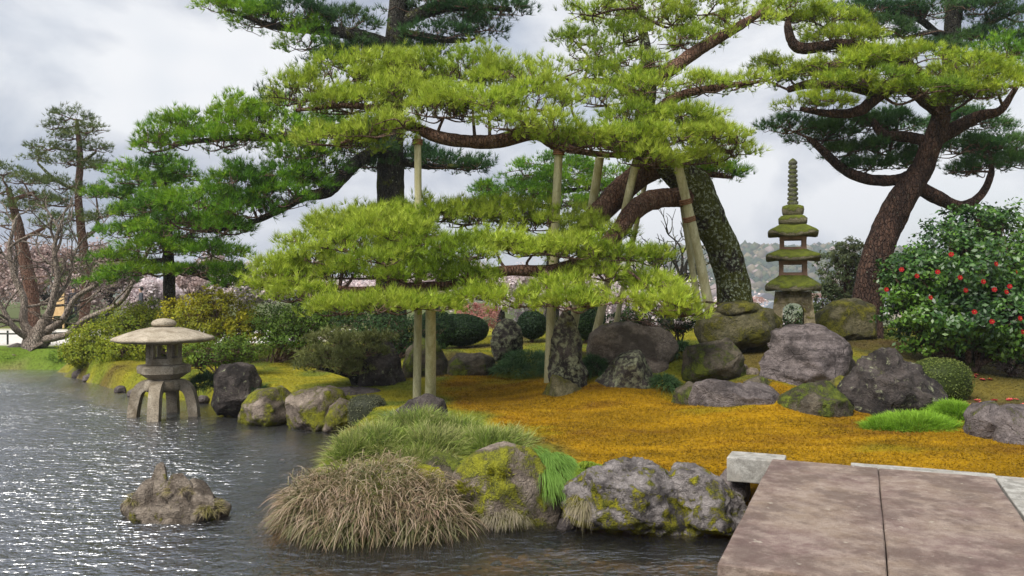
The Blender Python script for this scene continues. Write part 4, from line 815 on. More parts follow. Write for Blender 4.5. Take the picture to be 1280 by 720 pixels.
pine('dark_pine', 'dark blue-green pine rising out of frame behind the leaning pine crown', [(1090, 420, 22, 11), (1104, 300, 22, 11), (1150, 212, 22, 10), (1178, 150, 22, 10), (1188, 80, 22, 10), (1192, 20, 22, 10), (1196, -40, 22, 8)],  # the needles themselves are dark blue-green
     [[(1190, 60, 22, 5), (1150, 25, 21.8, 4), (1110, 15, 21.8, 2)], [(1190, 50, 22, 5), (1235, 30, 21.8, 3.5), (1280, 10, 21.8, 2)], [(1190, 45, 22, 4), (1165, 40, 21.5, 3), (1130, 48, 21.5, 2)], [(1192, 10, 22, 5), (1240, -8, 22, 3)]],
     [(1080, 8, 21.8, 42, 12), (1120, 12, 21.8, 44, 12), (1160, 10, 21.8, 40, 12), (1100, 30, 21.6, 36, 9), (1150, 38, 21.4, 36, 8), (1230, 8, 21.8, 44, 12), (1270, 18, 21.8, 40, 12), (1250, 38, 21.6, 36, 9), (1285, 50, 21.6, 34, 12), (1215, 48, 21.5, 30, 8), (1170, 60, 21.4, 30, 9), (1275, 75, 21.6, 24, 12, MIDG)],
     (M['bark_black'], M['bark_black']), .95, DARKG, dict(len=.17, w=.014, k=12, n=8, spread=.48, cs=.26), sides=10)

# low dwarf pine by the humped rock
pine('dwarf_pine', 'low dwarf pine with flat dark green pads over the moss left of the humped rock', [(448, 492, 14.2, 5), (440, 470, 14.2, 5), (425, 455, 14.2, 4), (415, 440, 14.2, 2.5)], [[(442, 472, 14.2, 3), (418, 464, 14, 3), (396, 460, 14, 2)], [(425, 455, 14.2, 3), (450, 445, 14, 2)]],
     [(405, 438, 14, 24, 7), (440, 424, 14.2, 30, 8), (415, 420, 14.4, 24, 7), (392, 452, 13.9, 20, 5), (430, 442, 13.8, 28, 7), (458, 438, 14, 24, 7), (415, 455, 13.7, 26, 6), (470, 420, 14.6, 26, 8), (445, 462, 13.8, 20, 6)],
     (M['bark_black'], M['bark_black']), .8, [(.08, .10, .03), (.15, .17, .05), (.24, .26, .09)], dict(len=.10, w=.012, k=12, n=8, spread=.55, cs=.19, tr=.018), sides=8, hk=.9)

# ------------------------------------------------------------ support poles
def pole(top, bot, Y0, Y1, r, label, rope=None):
    a = P(*top, Y0); b = P(*bot, Y1); g = gz(b[0], b[1]); 
    if b[2] > g: k = (a[2]-g+.05)/(a[2]-b[2]); b = a+(b-a)*k
    t = empty('support_pole', b, label, 'pole', 'wooden poles propping the pine limbs')
    m = MB(); tube(m, [b, (a+b)/2+RNG.normal(0, .012, 3), a], [r*1.08, r, r*.92], 12, 24, .05, None, 0, 4); m.build('log', M['pole'], t)
    if rope:
        for y in rope:
            c = a+(b-a)*((y-top[1])/(bot[1]-top[1])); d = unit(b-a); m = MB(); u = unit(np.cross(d, [0, 1, 0])); w = np.cross(d, u)
            for q in range(3):
                cc = c+d*(q-1)*.032; ring = [cc+(u*math.cos(x)+w*math.sin(x))*(r+.012) for x in np.linspace(0, 2*math.pi, 13)]; tube(m, ring, [.016], 6, 26, 0, None, 0, 0, False)
            m.build('rope', M['rope'], t)
pole((522, 170), (521, 500), 13.05, 12.9, .062, 'tall straight pole under the upper pine limb, left of a thicker short pole', (178,))
pole((538, 380), (538, 498), 12.0, 12.7, .082, 'short thick pale pole under the lowest flat pine pad', None)
pole((699, 182), (686, 472), 13.4, 13.6, .075, 'tall pole from the upper limb joint down beside the pointed standing stone', (190,))
pole((750, 196), (714, 425), 14.2, 15.6, .085, 'leaning greenish pole in front of the vivid green pine', None)
pole((797, 194), (742, 428), 14.0, 14.9, .075, 'slanting pole whose pale foot shows beside the large round boulder', None)
pole((810, 212), (768, 415), 15.0, 15.6, .05, 'thin reddish pole behind the bent limb', None)
pole((846, 200), (884, 378), 14.0, 14.3, .088, 'leaning pole lashed with rope to the lichened pine trunk', (238, 254))
pole((850, 232), (872, 372), 14.45, 14.5, .06, 'second thinner pole behind the rope-lashed pole', None)

# ------------------------------------------------------------ shrubs
def shrub(name, label, blobs, cols, leaf=.05, n=1.0, mat='leaf', group=None, stems=5, aspect=.5, shell=.55, rough=.35, cat='shrub', root=None, ret=False, tilt=.5, stemr=.02, spiky=0, low=-.97):
    c0 = P(*blobs[0][:3]); bx = root[0] if root is not None else c0[0]; by = root[1] if root is not None else c0[1]; base = np.array([bx, by, gz(bx, by)-.03])
    t = empty(name, base, label, cat, group); fm = MB(); sm = MB(); allp = []
    for bl in blobs:
        px, py, Y, hw, hh = bl[:5]; C = P(px, py, Y); a = hw/F*Y; h = hh/F*Y; d = bl[5] if len(bl) > 5 else a*.8
        cl = max(12, int(n*52*(a*d+a*h+d*h)/.30)); v = unit(RNG.normal(0, 1, (cl, 3))); v[:, 2] = np.where(v[:, 2] < low, -v[:, 2], v[:, 2])
        rad = (shell+(1-shell)*RNG.uniform(0, 1, cl)**.5)*(1+rough*vnoise(v*2.1+px*.1, int(px)))
        cc = C+v*rad[:, None]*np.array([a, d, h]); m = 16
        lp = np.repeat(cc, m, 0)+RNG.normal(0, 1, (cl*m, 3))*.085*min(1.2, max(.35, a))*np.array([1, 1, .75])
        if spiky: lp = lp+np.repeat(v, m, 0)*RNG.uniform(0, spiky, (cl*m, 1))
        pc = pal(np.repeat(cc, m, 0), cols, 1.5, .18, int(px))*np.repeat(RNG.uniform(.72, 1.2, cl), m)[:, None]
        leaves(fm, lp, np.repeat(unit(v+np.array([0, -.15, .5])), m, 0), pc, leaf, aspect, tilt); allp.append(cc)
        k = RNG.choice(cl, min(cl, 40), False); q = np.repeat((C*.6+base*.4)[None], len(k), 0); twigs(sm, q+RNG.normal(0, .05, q.shape), cc[k], stemr*.5, .004, .18)
        for s_ in range(stems):
            tube(sm, [base+RNG.normal(0, .06, 3)*np.array([1, 1, 0]), (base+C)/2+RNG.normal(0, .1, 3), C+RNG.normal(0, .25, 3)*np.array([a, d, h])], [stemr, stemr*.8, stemr*.4], 6, 9, .08)
    fm.build('foliage', M[mat], t); sm.build('stem', M['twig'], t)
    return (t, np.concatenate(allp)) if ret else t
YG = [(.13, .19, .012), (.20, .25, .015), (.27, .29, .015), (.17, .23, .02)]
YEL = [(.19, .22, .015), (.30, .29, .015), (.40, .35, .02)]
GRN = [(.05, .10, .012), (.09, .16, .016), (.13, .20, .02)]
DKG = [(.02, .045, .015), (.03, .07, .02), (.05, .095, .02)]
shrub('azalea_bush', 'broad yellow-green bush on the bank left of the stone lantern', [(125, 428, 20.8, 46, 28), (165, 413, 21, 42, 32), (110, 436, 20.7, 32, 20), (185, 398, 21.2, 30, 22), (160, 438, 20.2, 45, 18), (112, 444, 20.4, 32, 14), (200, 436, 20, 30, 18)], YG, .075, .9)
shrub('golden_bush', 'golden-tipped bush directly behind the stone lantern', [(250, 405, 18.4, 36, 32), (285, 395, 18.6, 34, 32), (232, 390, 19, 28, 20), (268, 376, 18.8, 22, 20), (305, 410, 18.5, 30, 24)], YEL, .075, .9)
shrub('green_bush', 'low mid-green bush right behind the lantern above the dark waterside rock', [(275, 440, 16.6, 42, 20), (305, 436, 16.6, 32, 18), (238, 445, 16.6, 24, 12)], [(.07, .13, .015), (.12, .19, .02), (.17, .23, .02)], .065, .9)
shrub('dark_bush', 'dark green leafy bush between the golden bush and the dwarf pine', [(345, 405, 18.6, 44, 26), (385, 400, 18.2, 42, 24), (420, 395, 18, 36, 22), (365, 425, 18, 36, 12)], GRN, .07, .9)
shrub('deep_green_bush', 'very dark bush behind the short poles under the lowest pine pad', [(490, 415, 17, 42, 26), (450, 405, 17.4, 40, 22), (530, 420, 17, 32, 24)], DKG, .06, 1.0)  # leaves from the darkest green shrub palette
shrub('pink_azalea', 'rose pink flowering bush showing beyond the clipped green mound', [(598, 396, 26, 28, 18)], [(.42, .15, .14), (.50, .22, .20), (.40, .20, .16)], .08, .9, 'petal', stems=3)
shrub('loose_tree', 'pale grey-green bushy tree between the pagoda and the leaning trunk', [(1050, 345, 19.5, 28, 40), (1062, 320, 19.5, 22, 24), (1035, 380, 19.3, 24, 26), (1078, 370, 19.5, 24, 30)], [(.075, .11, .05), (.12, .16, .07), (.18, .20, .09)], .075, 1.2, cat='tree', root=P(1055, 410, 19.5))
shrub('low_bush', 'small bright green bush behind the mossy boulder next to the pagoda', [(1015, 400, 17.5, 24, 18), (1100, 408, 18, 20, 20)], GRN, .06, .9)
shrub('heather_bush', 'pinkish grey low shrub under the camellia at the right edge', [(1262, 450, 13.6, 30, 16)], [(.25, .19, .18), (.33, .26, .25), (.12, .15, .09)], .04, 1.2)
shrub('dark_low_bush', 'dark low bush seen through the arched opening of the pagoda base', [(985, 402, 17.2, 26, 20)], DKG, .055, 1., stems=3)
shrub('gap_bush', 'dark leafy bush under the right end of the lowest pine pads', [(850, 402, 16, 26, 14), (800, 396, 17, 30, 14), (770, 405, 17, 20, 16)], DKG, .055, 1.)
shrub('bamboo_grass', 'pale dry olive shrub left of the pagoda behind the flat capstone', [(958, 412, 15.6, 16, 14)], [(.17, .17, .06), (.25, .22, .10)], .06, 1., stems=3)
# camellia
cam_t, cpts = shrub('camellia_tree', 'glossy dark green camellia tree dotted with red flowers', [(1200, 345, 13.6, 68, 58, 1.0), (1250, 320, 13.9, 55, 60, 1.0), (1150, 350, 13.6, 45, 40, .8), (1225, 395, 13.2, 70, 42, 1.0), (1165, 390, 13.4, 48, 32, .8), (1270, 390, 13.3, 45, 50, .9), (1215, 285, 14.2, 34, 28, .7), (1130, 340, 13.8, 26, 26, .6), (1170, 420, 13.6, 40, 22, .7), (1250, 425, 13.5, 50, 24, .8)],
    [(.018, .05, .014), (.036, .095, .016), (.075, .165, .018), (.13, .235, .026)], .085, 1.15, 'gloss_leaf', None, 3, .52, .6, .45, 'tree', P(1208, 462, 13.6), True, .6, .06)
m = MB(); tube(m, [P(1208, 470, 13.6), P(1206, 440, 13.6), P(1214, 410, 13.6), P(1205, 360, 13.6)], [.17, .14, .12, .06], 12, 30, .15); m.build('trunk', M['bark_black'], cam_t)
def flower(mb_, c, n, r, cols):
    """a cupped double flower of round petals"""
    n = unit(np.asarray(n, float)); u = unit(np.cross(n, [.3, .2, 1.])); w = np.cross(n, u)
    for ring, (rr, lift, k) in enumerate(((r, .15, 6), (r*.7, .45, 5), (r*.38, .7, 4))):
        for q in range(k):
            a = 2*math.pi*q/k+ring*.5; d = u*math.cos(a)+w*math.sin(a); s_ = np.cross(n, d)
            v = [c, c+d*rr*.55+s_*rr*.42+n*rr*lift*.5, c+d*rr+s_*rr*.25+n*rr*lift, c+d*rr-s_*rr*.25+n*rr*lift, c+d*rr*.55-s_*rr*.42+n*rr*lift*.5]
            mb_.add(v, [[0, 1, 2, 3, 4]], np.array(cols[ring % len(cols)])*RNG.uniform(.85, 1.15))
    v, f = ico(1); mb_.add(v*r*.16+c+n*r*.35, f, (.75, .5, .06))
RED = [(.42, .012, .018), (.48, .02, .022), (.38, .010, .018)]
for (x, y) in [(1108, 362), (1172, 340), (1200, 347), (1229, 352), (1243, 362), (1207, 363), (1163, 372), (1127, 337), (1262, 358), (1275, 398), (1240, 402), (1258, 365), (1189, 318), (1270, 340), (1278, 415), (1245, 330), (1218, 390), (1146, 345)]:
    dr = np.array([(x-640)/F, 1, (360-y)/F]); rel = cpts-np.array([0, 0, H]); off = np.linalg.norm(rel-dr*rel[:, 1:2], axis=1); ok = off < .22
    Yf = (cpts[ok, 1].min() if ok.any() else 13.)-.07; m = MB(); flower(m, P(x, y, Yf), (RNG.normal(0, .3), -1, .25), .04, RED); m.build('flower', M['petal'], cam_t)
for i, (x, y) in enumerate([(1222, 500), (1226, 503), (1262, 499), (1270, 499), (1280, 506), (1220, 478), (1228, 474), (1217, 470), (1237, 482), (1243, 500), (1213, 506), (1118, 434)]):
    Yf = (12.0 if y > 490 else 13.1)
    p = P(x, y, Yf); 
    for _ in range(40):
        g = gz(p[0], p[1]); Yn = (H-g-.02)*F/(y-360); p = P(x, y, .5*Yn+.5*p[1])
    p[2] = gz(p[0], p[1])+.015; m = MB(); flower(m, p, (RNG.normal(0, .2), RNG.normal(0, .2), 1), .05, [(.6, .08, .10), (.7, .14, .16)])
    tag(m.build('fallen_flower', M['petal'], None, p), 'red camellia flower fallen on the bare earth near the camellia', 'flower', 'fallen camellia flowers')

def clipped(label, px, py, Y, hw, hh, cols, d=None, leaf=.028, name='clipped_bush', group='clipped round bushes', flat=1.):
    """a sheared bush: a dense leaf skin over a solid twiggy mass"""
    C = P(px, py, Y); a = hw/F*Y; h = hh/F*Y; d = d or a*.95; b = np.array([C[0], Y, gz(C[0], Y)-.02])
    t = empty(name, b, label, 'bush', group); m = MB(); v, f = ico(4)
    pw = lambda u: np.sign(u)*np.abs(u)**flat
    core = C+np.stack([pw(v[:, 0])*a, pw(v[:, 1])*d, pw(v[:, 2])*h], 1)*.93*(1+.05*fbm(v*3, int(px), 3))[:, None]
    m.add(core, f, np.array(cols[0])*.6, 0, True)
    n = int(5200*(a*d+a*h+d*h)/.6); n = min(n, 26000); v = unit(RNG.normal(0, 1, (n, 3)))
    lp = C+np.stack([pw(v[:, 0])*a, pw(v[:, 1])*d, pw(v[:, 2])*h], 1)*(.96+.05*RNG.uniform(0, 1, n)+.05*fbm(v*3, int(px), 3))[:, None]
    leaves(m, lp, v, pal(lp, cols, 2.5, .22, int(px)), leaf, .6, .7); m.build('foliage', M['leaf'], t)
    m = MB(); tube(m, [b, (b+C)/2, C], [.05, .045, .03], 7, 8, .1); m.build('stem', M['twig'], t)
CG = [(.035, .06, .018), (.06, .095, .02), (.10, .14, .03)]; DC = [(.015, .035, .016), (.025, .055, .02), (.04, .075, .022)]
clipped('neatly clipped round green bush right of the black craggy rock', 1175, 476, 12.1, 36, 29, [(.07, .10, .02), (.11, .15, .03), (.17, .20, .05)], flat=.85)
clipped('small clipped pot-shaped bush at the water edge left of the sedge', 459, 515, 12.0, 24, 22, [(.075, .085, .05), (.12, .13, .075), (.17, .17, .10)], leaf=.024, flat=.7)
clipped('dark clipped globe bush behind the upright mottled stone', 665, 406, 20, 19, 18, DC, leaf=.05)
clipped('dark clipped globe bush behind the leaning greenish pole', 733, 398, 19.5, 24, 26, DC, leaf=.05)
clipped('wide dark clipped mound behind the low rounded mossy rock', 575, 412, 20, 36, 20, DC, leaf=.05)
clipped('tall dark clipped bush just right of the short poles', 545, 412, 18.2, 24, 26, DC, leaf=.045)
clipped('long low clipped hedge bush across the gravel path behind the bare tree', 75, 402, 34, 36, 9, DC, 1., .08)
clipped('second low clipped hedge bush across the gravel path, left of the broad bush', 112, 404, 33, 20, 10, [(.05, .07, .03), (.09, .11, .04)], 1., .08)

# ------------------------------------------------------------ grasses
def sedge(name, label, blobs, n, length, width, droop, c0, c1, up=.55, kind=None, cat='grass clump', stiff=.45, down=None, sc=3., skirt=None):
    m = MB(); org = None
    tot = sum(bl[3]*bl[4] for bl in blobs)
    for bl in blobs:
        px, py, Y, hw, hh = bl[:5]; C = P(px, py, Y); a = hw/F*Y; h = hh/F*Y; d = bl[5] if len(bl) > 5 else a*.8
        k = int(n*hw*hh/tot); v = unit(RNG.normal(0, 1, (k, 3))); v[:, 2] = np.abs(v[:, 2])*1.0-.12
        tuftc = unit(RNG.normal(0, 1, (max(8, k//22), 3))); tuftc[:, 2] = np.abs(tuftc[:, 2])-.12; w = tuftc[RNG.integers(0, len(tuftc), k)]
        v = unit(w+RNG.normal(0, .09, (k, 3))); lump = 1+.16*vnoise(v*2.5+px, int(px))
        root = C+v*np.array([a, d, h])*(.80*lump*RNG.uniform(.72, 1.02, k))[:, None]; root[:, 2] -= h*.08
        dv = unit(v*np.array([1, 1, .8])+RNG.normal(0, stiff, (k, 3))+np.array([0, 0, up]))
        if down is not None: dv = unit(dv*.5+np.array(down))
        l = length*RNG.uniform(.55, 1.25, k); A = pal(w*a+C, c0, sc, .2, int(px)); B = pal(w*a+C, c1, sc, .25, int(px)+3)
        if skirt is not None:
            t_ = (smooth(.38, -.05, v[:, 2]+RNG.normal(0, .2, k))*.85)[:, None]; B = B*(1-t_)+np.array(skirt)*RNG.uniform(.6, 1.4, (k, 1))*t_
        blades(m, root, dv, l, width, droop, A, B)
        if org is None: org = np.array([C[0], C[1], gz(C[0], C[1])])
    o = m.build(name, M['grass'], None, org)
    return tag(o, label, cat, None, kind)
BRS0 = [(.07, .10, .025), (.11, .13, .035), (.15, .13, .055)]; BRS1 = [(.30, .19, .12), (.54, .38, .28), (.70, .54, .43), (.40, .26, .17), (.58, .38, .30)]
def mound(label_name, label, pts, mat, seed):
    return rock(label, pts[0], pts[1], pts[2], mat, seed, .08, 4, 'earth_mound', None, 4)
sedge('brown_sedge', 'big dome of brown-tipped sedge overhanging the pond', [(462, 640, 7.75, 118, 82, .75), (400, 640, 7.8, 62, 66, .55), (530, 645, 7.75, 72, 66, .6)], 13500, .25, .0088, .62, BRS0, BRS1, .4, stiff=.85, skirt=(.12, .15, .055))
sedge('green_sedge', 'tall fresh green sedge on top of the peninsula around a dark stone', [(470, 572, 8.9, 58, 44, .7), (540, 572, 8.9, 62, 44, .7), (610, 572, 8.9, 54, 38, .6), (520, 548, 9.6, 54, 40, .5), (570, 550, 9.6, 50, 32, .5), (440, 580, 8.6, 34, 40, .4), (520, 595, 8.4, 60, 30, .4), (640, 562, 9.2, 34, 26, .4)], 25000, .27, .007, .40, [(.06, .11, .02), (.10, .16, .025), (.13, .18, .04)], [(.20, .30, .035), (.32, .40, .07), (.52, .50, .20), (.42, .38, .18)], .85)
sedge('blue_sedge', 'bluish green sedge mound on the water side of the dark half-sunk stone', [(500, 535, 10.9, 40, 20, .4)], 2600, .2, .008, .45, [(.04, .08, .04), (.06, .11, .06)], [(.14, .22, .14), (.20, .28, .18)], .6)
sedge('draped_grass', 'fresh green grass draped over the bank beside the moss cushion', [(692, 590, 8.25, 34, 34, .55), (660, 572, 8.6, 40, 16, .6)], 6500, .20, .006, .35, [(.07, .15, .02), (.10, .20, .025)], [(.18, .33, .05), (.26, .42, .09)], .25, None, 'grass clump', .3, (.25, -.75, -.35))
sedge('lime_grass', 'lime green grass cushion between the draped grass and the mauve rock', [(738, 592, 8.1, 24, 20, .3)], 3000, .15, .006, .3, [(.10, .18, .015), (.15, .24, .02)], [(.28, .38, .03), (.36, .44, .05)], .4, None, 'grass clump', .3, (-.1, -.7, -.3))
sedge('dry_tuft', 'pale straw-coloured grass tuft hanging over the water below the moss cushion', [(632, 645, 7.75, 34, 20, .22)], 1800, .12, .0045, .7, [(.09, .10, .03), (.14, .14, .05)], [(.34, .28, .19), (.54, .46, .36), (.28, .26, .12)], .3, None, 'grass clump', .8, (0, -.35, -.05))
sedge('dry_tuft', 'straw-coloured grass tuft hanging at the left end of the lumpy mauve rock', [(728, 632, 7.6, 16, 24, .16)], 1200, .12, .0045, .7, [(.09, .10, .03), (.14, .14, .05)], [(.34, .28, .18), (.50, .42, .31), (.26, .24, .10)], .3, None, 'grass clump', .8, (-.1, -.35, -.05))
sedge('moss_cushion', 'bright yellow moss cushion with grass between two dark bank rocks', [(622, 590, 7.95, 30, 24, .35), (590, 606, 7.9, 22, 14, .3)], 5200, .045, .007, .2, [(.13, .14, .01), (.17, .17, .012)], [(.30, .29, .012), (.40, .37, .02)], .4, cat='moss')
sedge('islet_grass', 'dry blond grass growing on the right side of the rock islet', [(262, 636, 8.0, 18, 14, .2), (225, 612, 8.05, 20, 6, .2), (172, 624, 8.05, 12, 10, .15)], 2400, .085, .005, .5, [(.15, .15, .03), (.20, .18, .05)], [(.46, .36, .22), (.55, .45, .30), (.32, .30, .06)], .4)
sedge('lawn_grass', 'vivid lime grass patch in front of the black craggy rock', [(1145, 534, 10.0, 64, 15, .5), (1192, 522, 10.4, 28, 22, .4), (1105, 536, 10.0, 30, 9, .3)], 17000, .15, .007, .3, [(.09, .19, .012), (.13, .25, .015)], [(.22, .42, .025), (.32, .52, .05)], .7)
BG0 = [(.03, .075, .03), (.05, .10, .035)]; BG1 = [(.08, .18, .07), (.13, .24, .08), (.17, .26, .10)]
for lab, bl, n in [('bluish green sedge bank between the upright mottled stone and the tall pole', [(660, 452, 15.4, 36, 16, .8), (640, 462, 15.0, 30, 10, .6), (690, 462, 15, 22, 16, .6)], 5200), ('bluish sedge between the pointed standing stone and the wedge rock', [(742, 462, 13.6, 16, 22, .4)], 1900),
                   ('bluish sedge right of the wedge-shaped rock under the small grey stone', [(828, 482, 12.9, 18, 14, .35)], 1500), ('bluish sedge between the round boulder and the square-shouldered rock', [(850, 440, 14, 14, 16, .4)], 1300),
                   ('dark green sedge at the water between the lantern leg and the dark upright rock', [(256, 482, 14.9, 18, 20, .4), (322, 492, 14.4, 12, 12, .3)], 2600)]:
    sedge('blue_sedge', lab, bl, n, .2, .010, .5, BG0, BG1, .5)
sedge('bank_grass', 'bright grass bank below the gravel path at the far left', [(95, 448, 23.0, 48, 11, .5), (130, 455, 21.2, 26, 7, .5), (20, 449, 23.2, 50, 8, .5), (60, 444, 23.6, 50, 7, .4)], 9000, .2, .016, .35, [(.06, .13, .02), (.09, .17, .02)], [(.16, .30, .04), (.22, .36, .06)], .9, cat='grass')
# low cover nobody could count: moss fuzz on the lawn and the mounds
def fuzz(name, n, xr, yr, test, lenr, width, c_of, up=.7):
    x = RNG.uniform(*xr, n); y = RNG.uniform(*yr, n)
    c, sdl, sdp = zone_colors(x, y); k = test(x, y, sdl, sdp); x, y, c = x[k], y[k], c[k]
    z = np.concatenate([ground_h(x[i:i+40000], y[i:i+40000]) for i in range(0, len(x), 40000)])
    d = unit(RNG.normal(0, 1, (len(x), 3))*np.array([1, 1, .3])+np.array([0, 0, up])); l = RNG.uniform(*lenr, (len(x), 1))
    p = np.stack([x, y, z-.004], 1); s_ = unit(np.cross(d, RNG.normal(0, 1, p.shape)))*width*.5
    m = MB(); cc = c_of(p, c)*RNG.uniform(.7, 1.3, (len(x), 1)); m.add(np.stack([p-s_, p+s_, p+d*l], 1).reshape(-1, 3), np.arange(len(x)*3).reshape(-1, 3), np.repeat(cc, 3, 0))
    return tag(m.build(name, M['grass']), kind='stuff')
fuzz('orange_moss', 330000, (-2.5, 8.5), (6.5, 16.5), lambda x, y, a, b: (a < .12) & (b > .15), (.02, .05), .012, lambda p, c: np.clip(c*1.1*(.55+.6*smooth(-.45, .35, fbm(p*np.array([2.5, 6., 1]), 77, 4)))[:, None], 0, 1), .45)
fuzz('green_moss', 260000, (-13, 9), (10.5, 23), lambda x, y, a, b: (a > .0) & (b > .08), (.02, .05), .013, lambda p, c: c*1.15, .5)
# pebbles on the shallow bed
x = RNG.uniform(-5, 4.5, 2600); y = RNG.uniform(5.2, 9.2, 2600); k = poly_sd(np.stack([x, y], 1), POND) < .05; x, y = x[k], y[k]; z = ground_h(x, y)
v, f = ico(1); m = MB(); r = RNG.uniform(.02, .065, len(x))*RNG.uniform(.5, 1, len(x)); V = np.stack([x, y, z+.005], 1)[:, None]+v[None]*r[:, None, None]*np.array([1.25, 1, .6])*(1+.2*RNG.normal(0, 1, (len(x), len(v), 1)))
cols = np.array([(.30, .16, .04), (.12, .08, .04), (.22, .17, .10), (.42, .25, .05), (.09, .07, .05)])[RNG.integers(0, 5, len(x))]
m.add(V.reshape(-1, 3), (f[None]+np.arange(len(x))[:, None, None]*len(v)).reshape(-1, 3), np.repeat(cols, len(v), 0), 0, True)
tag(m.build('pebbles', M['grass']), kind='stuff')

# ------------------------------------------------------------ bare and blossoming trees
def grow(mb_, p, d, L0, r, depth, tips, spread=.55, upb=.1, sides=6, kids=(2, 3)):
    d = unit(np.asarray(d, float)); q = p+d*L0*.5+RNG.normal(0, .07, 3)*L0; e = p+d*L0+RNG.normal(0, .10, 3)*L0
    tube(mb_, [p, q, e], [r, r*.8, r*.62], sides if depth > 1 else 4, 6 if depth > 1 else 4, .06 if depth > 2 else 0, None, 0, 1, False)
    tips.append((q, e))
    if depth <= 0: return
    for _ in range(RNG.integers(kids[0], kids[1]+1)):
        nd_ = unit(d+RNG.normal(0, spread, 3)+np.array([0, 0, upb])); grow(mb_, q if RNG.random() < .35 else e, nd_, L0*RNG.uniform(.6, .85), r*.6, depth-1, tips, spread, upb, sides, kids)
def bare_tree():
    Y = 23.3; root = P(48, 446, Y); root[2] = gz(root[0], root[1])-.05
    t = empty('bare_tree', root, 'leafless grey tree with contorted limbs on the far left bank', 'tree'); m = MB()
    S_ = lambda a: np.array([P(x, y, Y+dy) for x, y, dy in a])
    tube(m, np.vstack([[root], S_([(44, 430, 0), (52, 415, 0), (60, 400, 0)])]), [.36, .33, .25, .2], 12, 26, .18); m.build('trunk', M['bark_grey'], t)
    for pl, r in [([(48, 425, 0), (30, 405, 0), (30, 375, .1), (18, 345, .2), (12, 310, .3), (20, 275, .3)], .15), ([(55, 410, 0), (65, 380, -.2), (72, 345, -.2), (68, 310, -.3), (78, 275, -.3)], .14), ([(56, 415, 0), (78, 400, -.4), (95, 372, -.5), (125, 352, -.6), (140, 325, -.6), (165, 310, -.7)], .12), ([(52, 425, 0), (85, 418, -.6), (105, 400, -.8), (150, 378, -.9), (172, 340, -1), (190, 305, -1)], .12), ([(40, 425, 0), (18, 410, -.4), (0, 380, -.5), (-15, 350, -.6)], .12), ([(65, 380, -.2), (85, 352, .1), (92, 320, .2), (110, 290, .3)], .08)]:
        b = MB(); q = tube(b, S_(pl), [r, r*.75, r*.6, r*.45, r*.3], 9, 36, .15); tips = []
        for i in range(8, 36, 4):
            grow(b, q[i], unit(q[i]-q[i-2])+RNG.normal(0, .7, 3)+np.array([0, 0, .3]), .75, r*.32, 3, tips, .6, .12, 5, (2, 2))
        b.build('branch', M['bark_grey'], t)
bare_tree()
PINK = [(.60, .49, .49), (.72, .63, .64), (.80, .74, .76)]; RUST = [(.30, .21, .18), (.42, .31, .28), (.55, .45, .43)]
def cherry(px, Y, top, spread, label, cols, dens=1., petals=True, name='cherry_tree', grp='cherry trees beyond the garden'):
    X = (px-640)/F*Y; g = gz(X, Y); root = np.array([X, Y, g-.1]); h = H+(360-top)/F*Y-g
    t = empty(name, root, label, 'tree', grp); m = MB(); tips = []
    tube(m, [root, root+np.array([RNG.normal(0, .1), 0, h*.16]), root+np.array([RNG.normal(0, .25), 0, h*.3])], [.24, .2, .17], 8, 10, .12); m.build('trunk', M['bark_black'], t)
    b = MB()
    for q in range(6):
        a = 2*math.pi*q/6+RNG.uniform(0, .6); grow(b, root+np.array([0, 0, h*RNG.uniform(.22, .3)]), (math.cos(a)*spread, math.sin(a)*spread, .85), h*.27, .09, 4, tips, .5, .12, 5, (2, 3))
    b.build('branch', M['bark_black'], t)
    if petals:
        E = np.array([e for _, e in tips]); A = np.array([a for a, _ in tips]); n = int(11000*dens); k = RNG.integers(0, len(E), n); f = RNG.uniform(-.2, 1.2, (n, 1))
        p = A[k]+(E[k]-A[k])*f+RNG.normal(0, .16, (n, 3)); fm = MB(); leaves(fm, p, RNG.normal(0, 1, (n, 3))+np.array([0, -.3, .6]), pal(p, cols, .8, .25, int(px) % 97), .15, .8, .8); fm.build('blossom', M['petal'], t)
for a in [(-40, 42, 300, .8, 'russet budding cherry at the far left edge behind the red-trunked pine', RUST), (60, 40, 285, .8, 'russet budding cherry behind the bare tree', RUST), (135, 44, 300, .8, 'brownish pink cherry behind the thin pine', RUST), (190, 42, 345, .9, 'pale pink cherry behind the stem of the tiered green pine', PINK), (255, 45, 318, .9, 'pink-brown cherry above the golden bush', RUST), (310, 40, 330, .9, 'pale pink cherry between the golden bush and the dark bush', PINK), (375, 42, 318, .9, 'pale pink cherry left of the lower pine pads', PINK), (450, 40, 335, .9, 'pale pink cherry behind the left end of the lower pine pads', PINK), (540, 42, 325, .9, 'pale pink cherry behind the middle of the lower pine pads', PINK), (625, 40, 320, .9, 'pale cherry above the rose pink bush', PINK), (710, 42, 325, .9, 'pale pink cherry behind the round boulder and poles', PINK), (790, 40, 325, .9, 'pale pink cherry behind the thin reddish pole', PINK), (855, 46, 330, .9, 'pale pink cherry between the rope-lashed pole and the trunk', PINK)]:
    cherry(*a)
cherry(835, 24, 262, .75, 'leafless twiggy tree seen through the gap under the bent limb', PINK, 1, False, 'leafless_tree', None)

